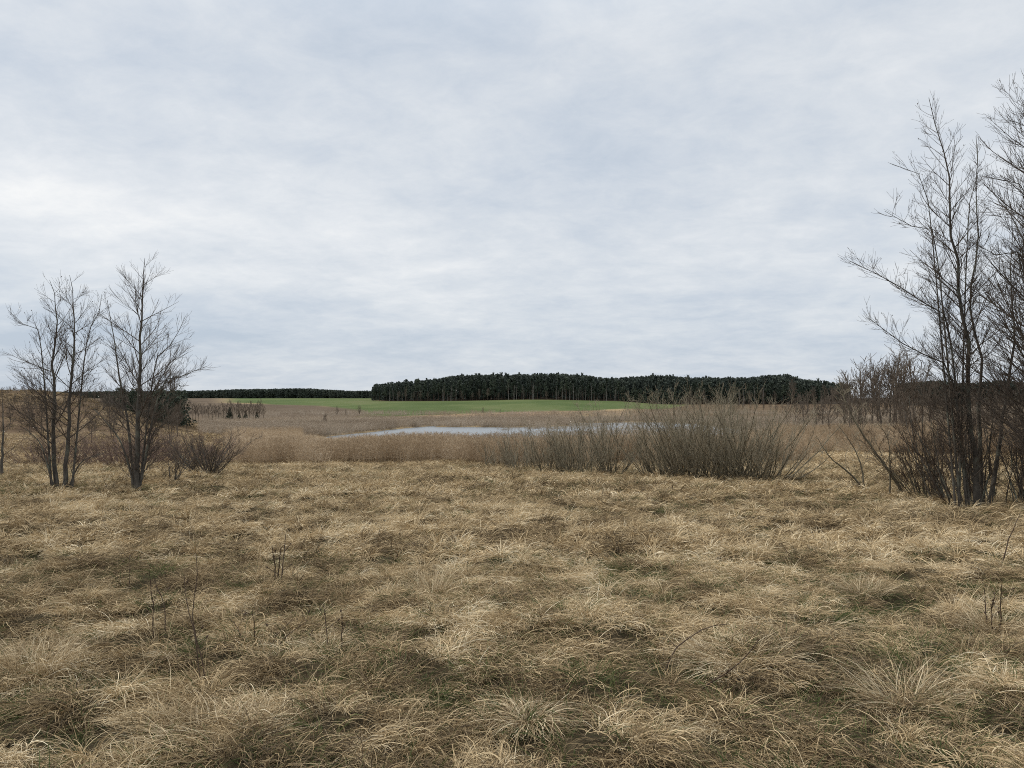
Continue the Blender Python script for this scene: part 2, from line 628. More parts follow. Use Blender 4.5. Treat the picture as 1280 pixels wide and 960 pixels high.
def scatter(name, sources, P, rotz, tilt, scl, idx, tint, label, cat):
    """one object whose points carry tufts"""
    me = bpy.data.meshes.new(name)
    n = len(P)
    me.vertices.add(n)
    me.vertices.foreach_set('co', np.asarray(P, np.float32).ravel())
    rot = np.zeros((n, 3), np.float32)
    rot[:, 0] = tilt[:, 0]
    rot[:, 1] = tilt[:, 1]
    rot[:, 2] = rotz
    a = me.attributes.new('rot', 'FLOAT_VECTOR', 'POINT')
    a.data.foreach_set('vector', rot.ravel())
    a = me.attributes.new('scl', 'FLOAT_VECTOR', 'POINT')
    a.data.foreach_set('vector', np.asarray(scl, np.float32).ravel())
    a = me.attributes.new('idx', 'INT', 'POINT')
    a.data.foreach_set('value', np.asarray(idx, np.int32))
    a = me.attributes.new('tint', 'FLOAT', 'POINT')
    a.data.foreach_set('value', np.asarray(tint, np.float32))
    o = link(name, me)
    tag(o, label, cat, kind='stuff')
    col = bpy.data.collections.new(name + '_kit')
    for i, s in enumerate(sources):
        so = bpy.data.objects.new(f"{name}_{i:02d}", s)
        col.objects.link(so)
    g = bpy.data.node_groups.new(name, 'GeometryNodeTree')
    g.interface.new_socket('Geometry', in_out='INPUT', socket_type='NodeSocketGeometry')
    g.interface.new_socket('Geometry', in_out='OUTPUT', socket_type='NodeSocketGeometry')
    N, L = g.nodes, g.links
    gi, go = N.new('NodeGroupInput'), N.new('NodeGroupOutput')
    ci = N.new('GeometryNodeCollectionInfo')
    ci.inputs['Collection'].default_value = col
    ci.inputs['Separate Children'].default_value = True
    ci.inputs['Reset Children'].default_value = True
    ip = N.new('GeometryNodeInstanceOnPoints')
    ip.inputs['Pick Instance'].default_value = True

    def na(nm, ty):
        q = N.new('GeometryNodeInputNamedAttribute')
        q.data_type = ty
        q.inputs['Name'].default_value = nm
        return next(s for s in q.outputs if s.enabled and s.name == 'Attribute')
    er = N.new('FunctionNodeEulerToRotation')
    L.new(na('rot', 'FLOAT_VECTOR'), er.inputs[0])
    L.new(er.outputs[0], ip.inputs['Rotation'])
    L.new(na('scl', 'FLOAT_VECTOR'), ip.inputs['Scale'])
    L.new(na('idx', 'INT'), ip.inputs['Instance Index'])
    L.new(gi.outputs[0], ip.inputs['Points'])
    L.new(ci.outputs[0], ip.inputs['Instance'])
    L.new(ip.outputs[0], go.inputs[0])
    md = o.modifiers.new('scatter', 'NODES')
    md.node_group = g
    return o


def blades(r, n, base_r, L0, L1, w, up0, up1, comb, droop, seg=5, rnd=(0, 1), curl=.15):
    """n arching ribbons: elevation up0..up1, azimuth spread around +x by comb, drooping by gravity"""
    th = r.uniform(0, 2 * np.pi, n)
    rad = base_r * np.sqrt(r.uniform(0, 1, n))
    p = np.stack([rad * np.cos(th), rad * np.sin(th), np.full(n, -.03)], 1)
    az = r.normal(0, comb, n) if comb < 3 else r.uniform(0, 2 * np.pi, n)
    if comb >= 3:
        az = th + r.normal(0, .6, n)
    el = r.uniform(up0, up1, n)
    Ln = r.uniform(L0, L1, n)
    dr = droop * r.uniform(.5, 1.5, n)
    cu = r.normal(0, curl, n)
    pts = [p]
    for k in range(seg):
        e = el - dr * (k / seg) * 2.2
        e = np.maximum(e, -1.1)
        a = az + cu * k
        d = np.stack([np.cos(e) * np.cos(a), np.cos(e) * np.sin(a), np.sin(e)], 1)
        q = pts[-1] + d * (Ln / seg)[:, None]
        low = .012 + .02 * r.uniform(0, 1, n)
        q[:, 2] = np.where(q[:, 2] < low, low, q[:, 2])
        pts.append(q)
    P = np.stack(pts, 1)                                   # n, seg+1, 3
    T = np.gradient(P, axis=1)
    T /= np.linalg.norm(T, axis=2, keepdims=True) + 1e-9
    tw = r.uniform(0, np.pi, n)
    side = np.cross(T, np.array([0, 0, 1.0]))
    side /= np.linalg.norm(side, axis=2, keepdims=True) + 1e-6
    nor = np.cross(T, side)
    side = side * np.cos(tw)[:, None, None] + nor * np.sin(tw)[:, None, None]
    ww = w * r.uniform(.6, 1.4, n)[:, None] * np.interp(np.linspace(0, 1, seg + 1), [0, .15, .6, 1], [.7, 1, .75, .12])[None, :]
    A = P - side * ww[:, :, None] * .5
    Bv = P + side * ww[:, :, None] * .5
    V = np.stack([A, Bv], 2).reshape(-1, 3)
    b = (np.arange(n) * (seg + 1) * 2)[:, None] + np.arange(seg)[None, :] * 2
    f = np.stack([b, b + 1, b + 3, b + 2], -1).reshape(-1, 4)
    rn = np.repeat(r.uniform(rnd[0], rnd[1], n), (seg + 1) * 2)
    return V, f, rn


def join(parts):
    V, Fs, A, off = [], [], [], 0
    for v, f, a in parts:
        V.append(v)
        Fs.append(f + off)
        A.append(a)
        off += len(v)
    return np.concatenate(V), np.concatenate(Fs), np.concatenate(A)


def tuft_mesh(name, parts, mat):
    v, f, a = join(parts)
    return mesh_from(name, v, [f], mat, {'rnd': a})


def make_kits():
    K = {'mop': [], 'mopmid': [], 'near': [], 'mid': [], 'far': [], 'green': [], 'wisp': [], 'reed': [], 'reedfar': []}
    r = np.random.default_rng(11)
    for i in range(10):
        K['near'].append(tuft_mesh('tuft', [
            blades(r, 58, .11, .11, .31, .0037, .15, 1.15, r.uniform(.5, 1.6), r.uniform(.7, 1.5), 6, (.0, 1), .22),
            blades(r, 26, .16, .06, .18, .0036, .1, 1.2, 3.1, .9, 5, (0, .7), .3),
            blades(r, 10, .16, .06, .18, .005, -.2, .35, 3.1, .2, 3, (.1, 1), .4),
            blades(r, 6, .10, .24, .40, .0030, .2, 1.1, .9, 1.0, 7, (.5, 1), .12)], M['dry']))
    for i in range(8):
        K['mid'].append(tuft_mesh('tuft', [
            blades(r, 44, .13, .13, .34, .0072, .2, 1.2, r.uniform(.6, 1.6), r.uniform(.6, 1.3), 4, (.0, 1), .22),
            blades(r, 18, .18, .08, .22, .007, .0, 1.2, 3.1, .7, 4, (0, .8), .3)], M['dry']))
    for i in range(7):
        K['far'].append(tuft_mesh('tuft', [
            blades(r, 38, .20, .18, .44, .015, .3, 1.35, r.uniform(.7, 1.5), r.uniform(.5, 1.1), 4, (.0, 1)),
            blades(r, 13, .3, .12, .30, .014, .3, 1.4, 3.1, .6, 3, (0, .8))], M['dry']))
    for i in range(8):                       # mop headed clumps arching over their own dark feet
        one = r.uniform(.5, 1.5) if i % 4 else 3.1
        K['mop'].append(tuft_mesh('tuft', [
            blades(r, 90, .06, .13, .33, .0037, .5, 1.35, one, r.uniform(.95, 1.4), 7, (.25, 1), .10),
            blades(r, 20, .05, .14, .3, .004, 1.0, 1.5, 3.1, .5, 5, (.1, .9), .1)], M['dry']))
    for i in range(7):
        one = r.uniform(.5, 1.5) if i % 4 else 3.1
        K['mopmid'].append(tuft_mesh('tuft', [
            blades(r, 62, .08, .17, .38, .0085, .5, 1.35, one, r.uniform(.85, 1.3), 5, (.25, 1), .10),
            blades(r, 14, .06, .18, .36, .009, 1.0, 1.5, 3.1, .5, 4, (.1, .9), .1)], M['dry']))
    for i in range(5):
        K['green'].append(tuft_mesh('tuft', [blades(r, 36, .13, .07, .22, .0034, .5, 1.45, 3.1, .6, 4, (0, 1))], M['green']))
    for i in range(5):
        K['wisp'].append(tuft_mesh('tuft', [blades(r, 24, .08, .22, .46, .0026, .85, 1.5, 3.1, .4, 6, (.2, 1), .10)], M['dry']))
    for i in range(8):
        K['reed'].append(reed_mesh(r, 26, .34, 1.1, 1.75, .011))
    for i in range(5):
        K['reedfar'].append(reed_mesh(r, 22, .8, 1.1, 1.9, .03, 'reedgrey'))
    return K


def reed_mesh(r, n, br, h0, h1, w, mat='reed'):
    stem = blades(r, n, br, h0, h1, w, 1.36, 1.56, 3.1, .05, 4, (0, .8), .05)
    parts = [stem]
    nv = 5 * 2
    P = stem[0].reshape(n, 5, 2, 3).mean(2)
    # leaves leaving the stem and a feathery plume at its tip
    for frac, ln, up, m in ((.35, .35, .9, 1), (.6, .32, 1.0, 1), (.97, .2, 1.2, 3)):
        j = min(3, int(frac * 4))
        base = P[:, j] * (1 - (frac * 4 - j)) + P[:, j + 1] * (frac * 4 - j)
        for _ in range(m):
            b = blades(r, n, 0.0, ln * .7, ln * 1.3, w * (1.0 if m == 1 else 1.15), up - .3, up + .3, 3.1, .5, 3, (.35, 1) if m == 1 else (.0, .6))
            v = b[0].reshape(n, 8, 3).copy()
            v += base[:, None, :] + np.array([0, 0, .02])
            parts.append((v.reshape(-1, 3), b[1], b[2]))
    return tuft_mesh('reed', parts, M[mat])


K = make_kits()


def band_points(r, y0, y1, dens, slope=.80, margin=2.5):
    """random points in the strip of meadow from depth y0 to y1"""
    half = lambda y: slope * y + margin
    area = (y1 - y0) * 2 * (half((y0 + y1) / 2))
    n = int(area * dens)
    y = r.uniform(0, 1, int(n * 1.6))
    y = y0 + (y1 - y0) * y
    x = r.uniform(-half(y1), half(y1), len(y))
    k = np.abs(x) < half(y)
    x, y = x[k][:n], y[k][:n]
    return x, y


def flow_dir(x, y):
    e = .12
    gx = (micro(x + e, y) - micro(x - e, y)) / (2 * e)
    gy = (micro(x, y + e) - micro(x, y - e)) / (2 * e)
    # prevailing lie of the grass, turned from patch to patch, and falling off each hummock
    a = -1.1 + 3.0 * (fbm(x / 2.6, y / 2.6, 91, 2) - .5) + 3.6 * (vnoise(x / .6, y / .6, 95) - .5)
    dx = np.cos(a) * .55 - gx * 2.2
    dy = np.sin(a) * .55 - gy * 2.2
    return np.arctan2(dy, dx)


def green_mask(x, y):
    return sstep(.50, .68, fbm(x / .9 + 5, y / .8, 101, 4) + .06 * sstep(.2, .6, x / np.maximum(y, 1)) + .06 * (1 - sstep(3, 7, y)) - .6 * (micro(x, y) - .02))


def build_meadow():
    r = np.random.default_rng(5)
    P, RZ, TL, SC, ID, TI = [], [], [], [], [], []
    src = K['near'] + K['mid'] + K['far'] + K['wisp'] + K['mop'] + K['mopmid']
    n1, n2, n3 = len(K['near']), len(K['mid']), len(K['far'])

    def put(x, y, off, cnt, s0, s1, zs=None, spread=.5, tbias=0):
        n = len(x)
        z = H(x, y)
        P.append(np.stack([x, y, z], 1))
        RZ.append(flow_dir(x, y) + r.normal(0, spread, n))
        TL.append(np.stack([r.normal(0, .1, n), r.normal(0, .1, n)], 1))
        s = r.uniform(s0, s1, n)
        zz = s * (r.uniform(.75, 1.25, n) if zs is None else zs)
        SC.append(np.stack([s, s, zz], 1))
        ID.append(off + r.integers(0, cnt, n))
        t = .45 + .9 * (fbm(x / 2.2, y / 2.2, 111, 3) - .5) + 1.7 * (fbm(x / .36, y / .33, 121, 2) - .5) + tbias
        t = t + r.normal(0, .22, n) - .25 * green_mask(x, y)
        TI.append(np.clip(t, 0, 1))
    # keep fewer tufts in hollows: their dark bottoms show
    for y0, y1, dens, off, cnt, s0, s1 in ((1.6, 5, 135, 0, n1, .7, 1.2), (5, 9, 100, 0, n1, .75, 1.25), (9, 18, 55, n1, n2, .75, 1.3),
                                           (18, 30, 24, n1 + n2, n3, .75, 1.2), (30, 46, 13, n1 + n2, n3, .8, 1.3)):
        x, y = band_points(r, y0, y1, dens)
        m = micro(x, y)
        keep = r.uniform(0, 1, len(x)) < np.clip(.44 + 3.5 * (m - .02) - .25 * green_mask(x, y) + 1.8 * (fbm(x / .30, y / .27, 55, 2) - .5), .16, 1)
        if y0 > 28:
            keep &= (poly_sd(x, y, POND) < -6)
        x, y = x[keep], y[keep]
        tb = -.05 + .22 * sstep(5, 26, (y0 + y1) / 2)
        put(x, y, off, cnt, s0, s1, tbias=tb)
    o2 = n1 + n2 + n3 + len(K['wisp'])
    for y0, y1, dens, off, cnt in ((1.6, 9, 10, o2, len(K['mop'])), (9, 18, 9, o2 + len(K['mop']), len(K['mopmid'])), (18, 42, 5, o2 + len(K['mop']), len(K['mopmid']))):
        x, y = band_points(r, y0, y1, dens)
        k = (r.uniform(0, 1, len(x)) < .25 + 1.0 * sstep(.42, .62, fbm(x / 1.3, y / 1.1, 133, 3))) & (poly_sd(x, y, POND) < -6)
        put(x[k], y[k], off, cnt, .6, 1.15, spread=.9, tbias=.10 + (.06 if y0 > 8 else 0))
    # standing wisps in patches
    x, y = band_points(r, 2.2, 22, 3.2)
    k = r.uniform(0, 1, len(x)) < sstep(.52, .7, fbm(x / 2.0, y / 2.0, 131, 3)) * .9
    put(x[k], y[k], n1 + n2 + n3, len(K['wisp']), .6, 1.1, spread=3)
    scatter('dry_grass', src, np.concatenate(P), np.concatenate(RZ), np.concatenate(TL), np.concatenate(SC), np.concatenate(ID), np.concatenate(TI),
            'matted straw coloured dead grass covering the whole meadow', 'dry grass')
    # fresh green shoots in the hollows
    x, y = band_points(r, 1.6, 10, 30)
    x2, y2 = band_points(r, 10, 34, 9)
    x, y = np.concatenate([x, x2]), np.concatenate([y, y2])
    k = r.uniform(0, 1, len(x)) < .50 * (1 - .55 * sstep(5, 12, y)) + .30 * green_mask(x, y)
    x, y = x[k], y[k]
    n = len(x)
    s = r.uniform(.7, 1.3, n) * (1 + .5 * sstep(10, 20, y))
    scatter('green_grass', K['green'], np.stack([x, y, H(x, y)], 1), r.uniform(0, 6.3, n), np.zeros((n, 2)), np.stack([s, s, s], 1),
            r.integers(0, len(K['green']), n), r.uniform(0, 1, n), 'short green grass shooting up between the dead grass', 'green grass')


build_meadow()


def build_reeds():
    r = np.random.default_rng(15)
    # belt between meadow and pond
    n = 15000
    y = r.uniform(36, 88, n)
    x = r.uniform(-.46, .82, n) * y
    sdp = poly_sd(x, y, POND)
    edge = 37.5 + 3 * (fbm(x / 5, x * 0 + 3, 141, 3) - .5) * 2 + 2.0 * sstep(0, 12, x)
    u = x / y
    k = (y > edge) & (sdp < .8) & ((u > -.385 + .05 * (vnoise(y / 4, x / 4, 6) - .5)))
    k &= ~((u > .40) & (fbm(x / 9, y / 6, 151, 3) < .50))
    x, y = x[k], y[k]
    n = len(x)
    h = .80 + .45 * (fbm(x / 6, y / 6, 161, 3) - .5) * 2 * .6
    h = h * (1 + .06 * sstep(0, 15, x)) * (1 - .16 * sstep(-6, -20, x))
    g = macro(x, y)
    low = EYE - (np.interp(x / y * F + 640, [280, 410, 480, 550, 640, 700, 780, 840, 900], [549, 547.5, 544, 540.5, 534.5, 531.5, 529, 525, 518]) - 505) / F * y - g                     # reeds stay low towards the open water
    shel = sstep(-.32, -.26, x / y) * (1 - sstep(.24, .29, x / y))
    kk = (shel < .5) | (low > .6)
    h = np.minimum(h, np.maximum(.22, low / 1.75 * r.uniform(.85, 1.08, n)) * shel + (1 - shel) * 9)
    x, y, h = x[kk], y[kk], h[kk]
    n = len(x)
    s = r.uniform(.85, 1.15, n)
    tint = np.clip(.42 + .9 * (fbm(x / 7, y / 7, 171, 3) - .5) + 1.0 * (fbm(x / .9, y / 2.5, 173, 2) - .5) + .3 * sstep(-2, -16, x) + r.normal(0, .2, n), 0, 1)
    scatter('reeds', K['reed'], np.stack([x, y, macro(x, y) - .03], 1), r.uniform(0, 6.3, n), r.normal(0, .05, (n, 2)),
            np.stack([s, s, h * r.uniform(.75, 1.12, n)], 1), r.integers(0, 8, n), tint, 'brown dry reeds standing between the meadow and the pond', 'reeds')
    # far shore
    u_ = lambda a, b: a / b
    n = 26000
    y = r.uniform(86, 205, n)
    x = r.uniform(-.42, .75, n) * y
    sdp = poly_sd(x, y, POND)
    k = ((sdp < 1.0) | ((fbm(x / 4.5, y / 2.2, 183, 3) > .55) & (x > -2) & (y > 90))) & ~((y < 84) & (u_(x, y) > -.27))
    dens = (1 - sstep(12, 30, -sdp)) * .95 + .25
    dens = np.where(sdp > 1.0, .5, dens)
    dens = np.where(y > 163, .25 * sstep(.45, .6, fbm(x / 12, y / 6, 181, 3)), dens)
    k &= r.uniform(0, 1, n) < dens
    x, y = x[k], y[k]
    n = len(x)
    h = .42 + .35 * fbm(x / 8, y / 8, 191, 3)
    s = r.uniform(.8, 1.2, n)
    tint = np.clip(.55 + 1.5 * (fbm(x / 14, y / 6, 201, 3) - .5) + r.normal(0, .12, n), 0, 1)
    scatter('far_shore_reeds', K['reedfar'], np.stack([x, y, macro(x, y) - .05], 1), r.uniform(0, 6.3, n), r.normal(0, .05, (n, 2)),
            np.stack([s, s, h * s], 1), r.integers(0, 5, n), tint, 'pale greyish reeds along the far shore of the pond', 'reeds')


build_reeds()


def build_rough():
    r = np.random.default_rng(25)
    n = 60000
    y = 44 * (330 / 44) ** r.uniform(0, 1, n)
    x = r.uniform(-.85, .95, n) * y
    u = x / y
    k = (poly_sd(x, y, POND) < -3) & (poly_sd(x, y, GREEN) < .5) & (poly_sd(x, y, PLOUGH) < .5)
    reedland = (u > -.38) & (u < .40) & (y < 158)
    k &= ~reedland
    dens = .25 + .75 * sstep(.42, .58, fbm(x / 9, y / 6, 301, 3))
    k &= r.uniform(0, 1, n) < dens
    k &= (r.uniform(0, 1, n) < .55) | (u > -.38) | (y < 60)
    x, y, u = x[k], y[k], u[k]
    n = len(x)
    s = r.uniform(.9, 1.5, n) * np.where(y > 150, .85, 1 + y / 200)
    t = .38 + 1.7 * (fbm(x / 9, y / 7, 311, 3) - .5) - (u < -.38) * (.24 * sstep(58, 80, y) + .24 * sstep(80, 100, y)) + r.normal(0, .13, n)
    t = t - .22 * sstep(.12, .2, u) * sstep(140, 170, y)
    scatter('rough_grass', K['far'], np.stack([x, y, macro(x, y) - .03], 1), r.uniform(0, 6.3, n), r.normal(0, .08, (n, 2)), np.stack([s, s, s * r.uniform(.6, 1.1, n)], 1),
            r.integers(0, len(K['far']), n), np.clip(t, 0, 1), 'rough brown and straw coloured grass on the hill and the far banks', 'rough grass')


build_rough()


# ------------------------------------------------------------------ woody plants
ALDER = dict(maxl=3, dens=(0, 7.2, 5.6, 0), ratio=(0, .62, .55), ang=(0, .6, .58, .55), trop=(0, .06, .11, .09), wig=(0, .08, .085, .08), rmin=.0023, tip=.22)
SHRUB = dict(maxl=3, dens=(0, 7, 9, 0), ratio=(0, .45, .4), ang=(0, .55, .6, .7), trop=(0, .10, .08, .05), wig=(0, .13, .17, .2), rmin=.003, tip=.35)


def grow(T, r, p, d, L, rad, lvl, Q, n=5):
    pts = [p]
    d = nrm(d)
    for i in range(n - 1):
        d = nrm(d + r.normal(0, Q['wig'][min(lvl, 3)], 3) + np.array([0, 0, Q['trop'][min(lvl, 3)]]))
        pts.append(pts[-1] + d * L / (n - 1))
    pts = np.array(pts)
    rr = np.linspace(rad, max(rad * Q['tip'], Q['rmin']), n)
    T.add(pts, rr, 5 if rad > .02 else (4 if rad > .009 else 3))
    if lvl >= Q['maxl']:
        return
    nc = r.poisson(L * Q['dens'][lvl])
    for c in range(nc):
        t = r.uniform(.10, .88)
        f = t * (n - 1)
        i = min(int(f), n - 2)
        pos = pts[i] + (pts[i + 1] - pts[i]) * (f - i)
        pd = nrm(pts[i + 1] - pts[i])
        side = nrm(np.cross(pd, r.normal(0, 1, 3)))
        a = Q['ang'][lvl + 1 if lvl < 3 else 3] * r.uniform(.6, 1.25)
        cd = pd * math.cos(a) + side * math.sin(a)
        L2 = L * Q['ratio'][lvl] * (1.25 - t) * r.uniform(.5, 1.2)
        L2 = max(L2, .22 if Q['rmin'] < .01 else .5)
        grow(T, r, pos, cd, L2, max(Q['rmin'], min(rr[i] * .55, .004 + L2 * .006)), lvl + 1, Q)


def limbs_on(T, r, path, rad, Q, t0, t1, per_m, Lmax, elev=(0.35, 0.9), prof=None, zbias=None):
    """side limbs up a stem; elev is the angle from the stem, longest low down"""
    n = len(path)
    seg = np.linalg.norm(np.diff(path, axis=0), axis=1)
    H_ = seg.sum()
    cnt = max(3, int(H_ * (t1 - t0) * per_m))
    az = r.uniform(0, 6.28)
    for c in range(cnt):
        t = t0 + (t1 - t0) * (c + r.uniform(0, 1)) / cnt
        f = t * (n - 1)
        i = min(int(f), n - 2)
        pos = path[i] + (path[i + 1] - path[i]) * (f - i)
        az += 2.4 + r.normal(0, .5)
        a = r.uniform(*elev)
        ax = nrm(path[i + 1] - path[i])
        h = np.array([math.cos(az), math.sin(az), 0])
        d = ax * math.cos(a) + h * math.sin(a)
        k = prof(t) if prof else (1 - t) ** .75
        L = Lmax * k * r.uniform(.65, 1.15) + .15
        grow(T, r, pos, d, L, max(.004, min(rad[i] * .5, .004 + L * .007)), 1, Q)


def px_path(base, pts, dy=0.0, r=None, lean=0.0):
    """a stem traced in the photograph, set at its own distance, leaning a little in depth"""
    out = []
    for k, (a, b) in enumerate(pts):
        s = k / max(1, len(pts) - 1)
        out.append(at_depth(a, b, base[1] + dy + lean * s) - base)
    out[0][2] = min(out[0][2], -.1)
    return np.array(out)


def tree(name, label, cat, base_px, stems, Q, seed, group=None, limbs=(), extra=None, bark='bark', twig='twig', depth=None):
    r = np.random.default_rng(seed)
    random.seed(seed)
    base = hit(*base_px)
    if depth:
        q = at_depth(base_px[0], base_px[1], depth)
        base = np.array([q[0], depth, float(H(q[0], depth))])
    root = empty(name, base, label, cat, group)
    crown = Tubes()
    for st in stems:
        path = px_path(base, st['pts'], st.get('dy', 0), r, st.get('lean', 0))
        n = 16
        p = resample(path, n)
        Ls = np.linalg.norm(np.diff(p, axis=0), axis=1).sum()
        p[1:-1] += r.normal(0, .006 * Ls * .4, (n - 2, 3))
        t = np.linspace(0, 1, n)
        rad = st['r'] * (1 - t) ** 1.05 + .005
        rad[0] *= 1.35
        rad[1] *= 1.05
        T = Tubes()
        T.add(p, rad, 9)
        link('trunk', T.build('trunk', M[bark]), root)
        limbs_on(crown, r, p, rad, st.get('Q', Q), st.get('t0', .16), st.get('t1', .97), st.get('per_m', 5.5), st.get('L', 1.5), st.get('elev', (.6, 1.1)), st.get('prof'))
    for lb in limbs:
        path = px_path(base, lb['pts'], lb.get('dy', 0), r, lb.get('lean', 0))
        if 'att' in lb:
            path[0] = lb['att'] - base
        p = resample(path, 12)
        t = np.linspace(0, 1, 12)
        rad = lb['r'] * (1 - t) ** .9 + .004
        T = Tubes()
        T.add(p, rad, 7)
        link('limb', T.build('limb', M[bark]), root)
        limbs_on(crown, r, p, rad, Q, .12, .98, lb.get('per_m', 8), lb.get('L', .7), (.45, .95), lambda t: (1.1 - t) ** .6)
    if extra:
        extra(crown, r, base)
    link('crown', crown.build('crown', M[twig]), root)
    return root


def cones(crown, r, frac, size):
    """little dark cones and catkins hanging in the twigs"""
    ends = [i[0][-1] for k, v in crown.b.items() if k[1] == 3 for i in v]
    for e in ends:
        if r.uniform() < frac:
            q = e + r.normal(0, .02, 3)
            crown.add(np.array([q, q + [0, 0, -size * .5], q + [0, 0, -size]]), np.array([size * .12, size * .34, size * .1]), 4)


def build_near_trees():
    up = lambda t: (1 - t) ** .6 * (.45 + .55 * min(1, t / .3))
    # double stemmed alder
    tree('alder_tree', 'slender bare alder forking into two trunks from the ground', 'tree', (76, 613), [
        dict(pts=[(71, 613), (67, 560), (67, 530), (69, 498), (67, 459), (70, 403), (69, 368), (62, 350)], r=.062, L=2.1, per_m=5.5, t0=.2, dy=.1, prof=up),
        dict(pts=[(80, 613), (84, 560), (85, 530), (90, 470), (93, 441), (93, 399), (90, 365), (87, 344)], r=.060, L=2.1, per_m=5.5, t0=.22, prof=up)],
        ALDER, 1, limbs=[
            dict(pts=[(68, 438), (50, 424), (32, 408), (10, 388)], r=.03, L=.7, lean=-.3),
            dict(pts=[(92, 450), (108, 430), (122, 400), (127, 368)], r=.03, L=.8, lean=.4),
            dict(pts=[(70, 580), (52, 558), (36, 540), (22, 530)], r=.028, L=.6, lean=-.5),
            dict(pts=[(83, 590), (98, 582), (112, 572), (132, 566)], r=.022, L=.5, lean=.5)],
        extra=lambda c, r, b: cones(c, r, .12, .035))
    tree('alder_tree', 'bare alder with one straight pointed trunk and a thin side stem', 'tree', (172, 617), [
        dict(pts=[(172, 617), (172, 560), (173, 512), (176, 441), (177, 388), (179, 350), (181, 323)], r=.074, L=2.3, per_m=6.5, t0=.2, prof=up),
        dict(pts=[(168, 612), (161, 541), (155, 500), (149, 470), (142, 417), (134, 375)], r=.042, L=1.2, per_m=5, t0=.3, dy=.3, prof=up)],
        ALDER, 2, limbs=[
            dict(pts=[(175, 470), (195, 452), (215, 430), (232, 395)], r=.026, L=.7, lean=.5),
            dict(pts=[(174, 500), (200, 488), (228, 470), (258, 458)], r=.03, L=.8, lean=-.4),
            dict(pts=[(173, 560), (190, 545), (205, 530), (226, 524)], r=.03, L=.7, lean=.3),
            dict(pts=[(172, 575), (152, 555), (130, 525), (112, 505)], r=.03, L=.7, lean=-.3)])
    tree('alder_tree', 'thin bare alder sapling at the edge of the brambles', 'tree', (2, 598), [
        dict(pts=[(2, 598), (3, 560), (4, 530), (3, 492)], r=.05, L=1.0, per_m=7, t0=.15)], ALDER, 3)
    # tall alder at the other side
    tree('alder_tree', 'tallest bare alder, its tip well above every other tree', 'tree', (1222, 633), [
        dict(pts=[(1223, 634), (1217, 566), (1210, 502), (1209, 453), (1201, 380), (1194, 321), (1188, 276), (1187, 231), (1173, 170), (1161, 122)], r=.056, L=1.6, per_m=9.5, t0=.3,
             prof=lambda t: (1 - t) ** .55, elev=(.5, .95)),
        dict(pts=[(1229, 632), (1226, 540), (1225, 453), (1213, 386), (1218, 330), (1222, 260), (1220, 170)], r=.036, L=1.0, per_m=7, t0=.4, dy=.35, elev=(.4, .8)),
        dict(pts=[(1235, 632), (1251, 543), (1263, 464), (1268, 409), (1262, 350), (1266, 290)], r=.042, L=1.2, per_m=8, t0=.35, dy=.2)],
        ALDER, 4, limbs=[
            dict(pts=[(1206, 445), (1186, 412), (1160, 383), (1130, 362), (1107, 348), (1062, 326)], r=.026, L=.8, lean=-.3, per_m=10),
            dict(pts=[(1211, 500), (1190, 474), (1161, 447), (1126, 428), (1105, 412), (1084, 396)], r=.028, L=.8, lean=.4, per_m=10),
            dict(pts=[(1196, 340), (1170, 310), (1148, 288), (1106, 264)], r=.024, L=.65, lean=-.3, per_m=9),
            dict(pts=[(1189, 280), (1160, 250), (1140, 225), (1115, 205)], r=.02, L=.55, lean=.3, per_m=9),
            dict(pts=[(1193, 310), (1210, 280), (1220, 240), (1222, 180)], r=.02, L=.5, lean=.2, per_m=8)],
        extra=lambda c, r, b: cones(c, r, .05, .028), depth=15.5)
    tree('alder_tree', 'twiggy bare alder only partly in view, overlapping the tallest one', 'tree', (1330, 650), [
        dict(pts=[(1318, 650), (1312, 540), (1306, 430), (1302, 300), (1300, 190), (1290, 120)], r=.10, L=2.3, per_m=11, t0=.12, prof=lambda t: (1 - t) ** .4),
        dict(pts=[(1306, 650), (1293, 560), (1285, 460), (1282, 380), (1277, 300)], r=.07, L=1.4, per_m=8, t0=.2, dy=.3)],
        ALDER, 5, limbs=[
            dict(pts=[(1300, 270), (1286, 250), (1268, 238), (1238, 222)], r=.025, L=.7, per_m=10),
            dict(pts=[(1302, 320), (1280, 300), (1256, 282), (1232, 268)], r=.028, L=.7, per_m=10, lean=.5),
            dict(pts=[(1303, 220), (1290, 190), (1272, 165), (1262, 150)], r=.022, L=.6, per_m=9),
            dict(pts=[(1304, 370), (1280, 340), (1250, 322), (1215, 302)], r=.03, L=.8, per_m=10, lean=-.4)],
        extra=lambda c, r, b: cones(c, r, .07, .028), depth=14.2)


build_near_trees()


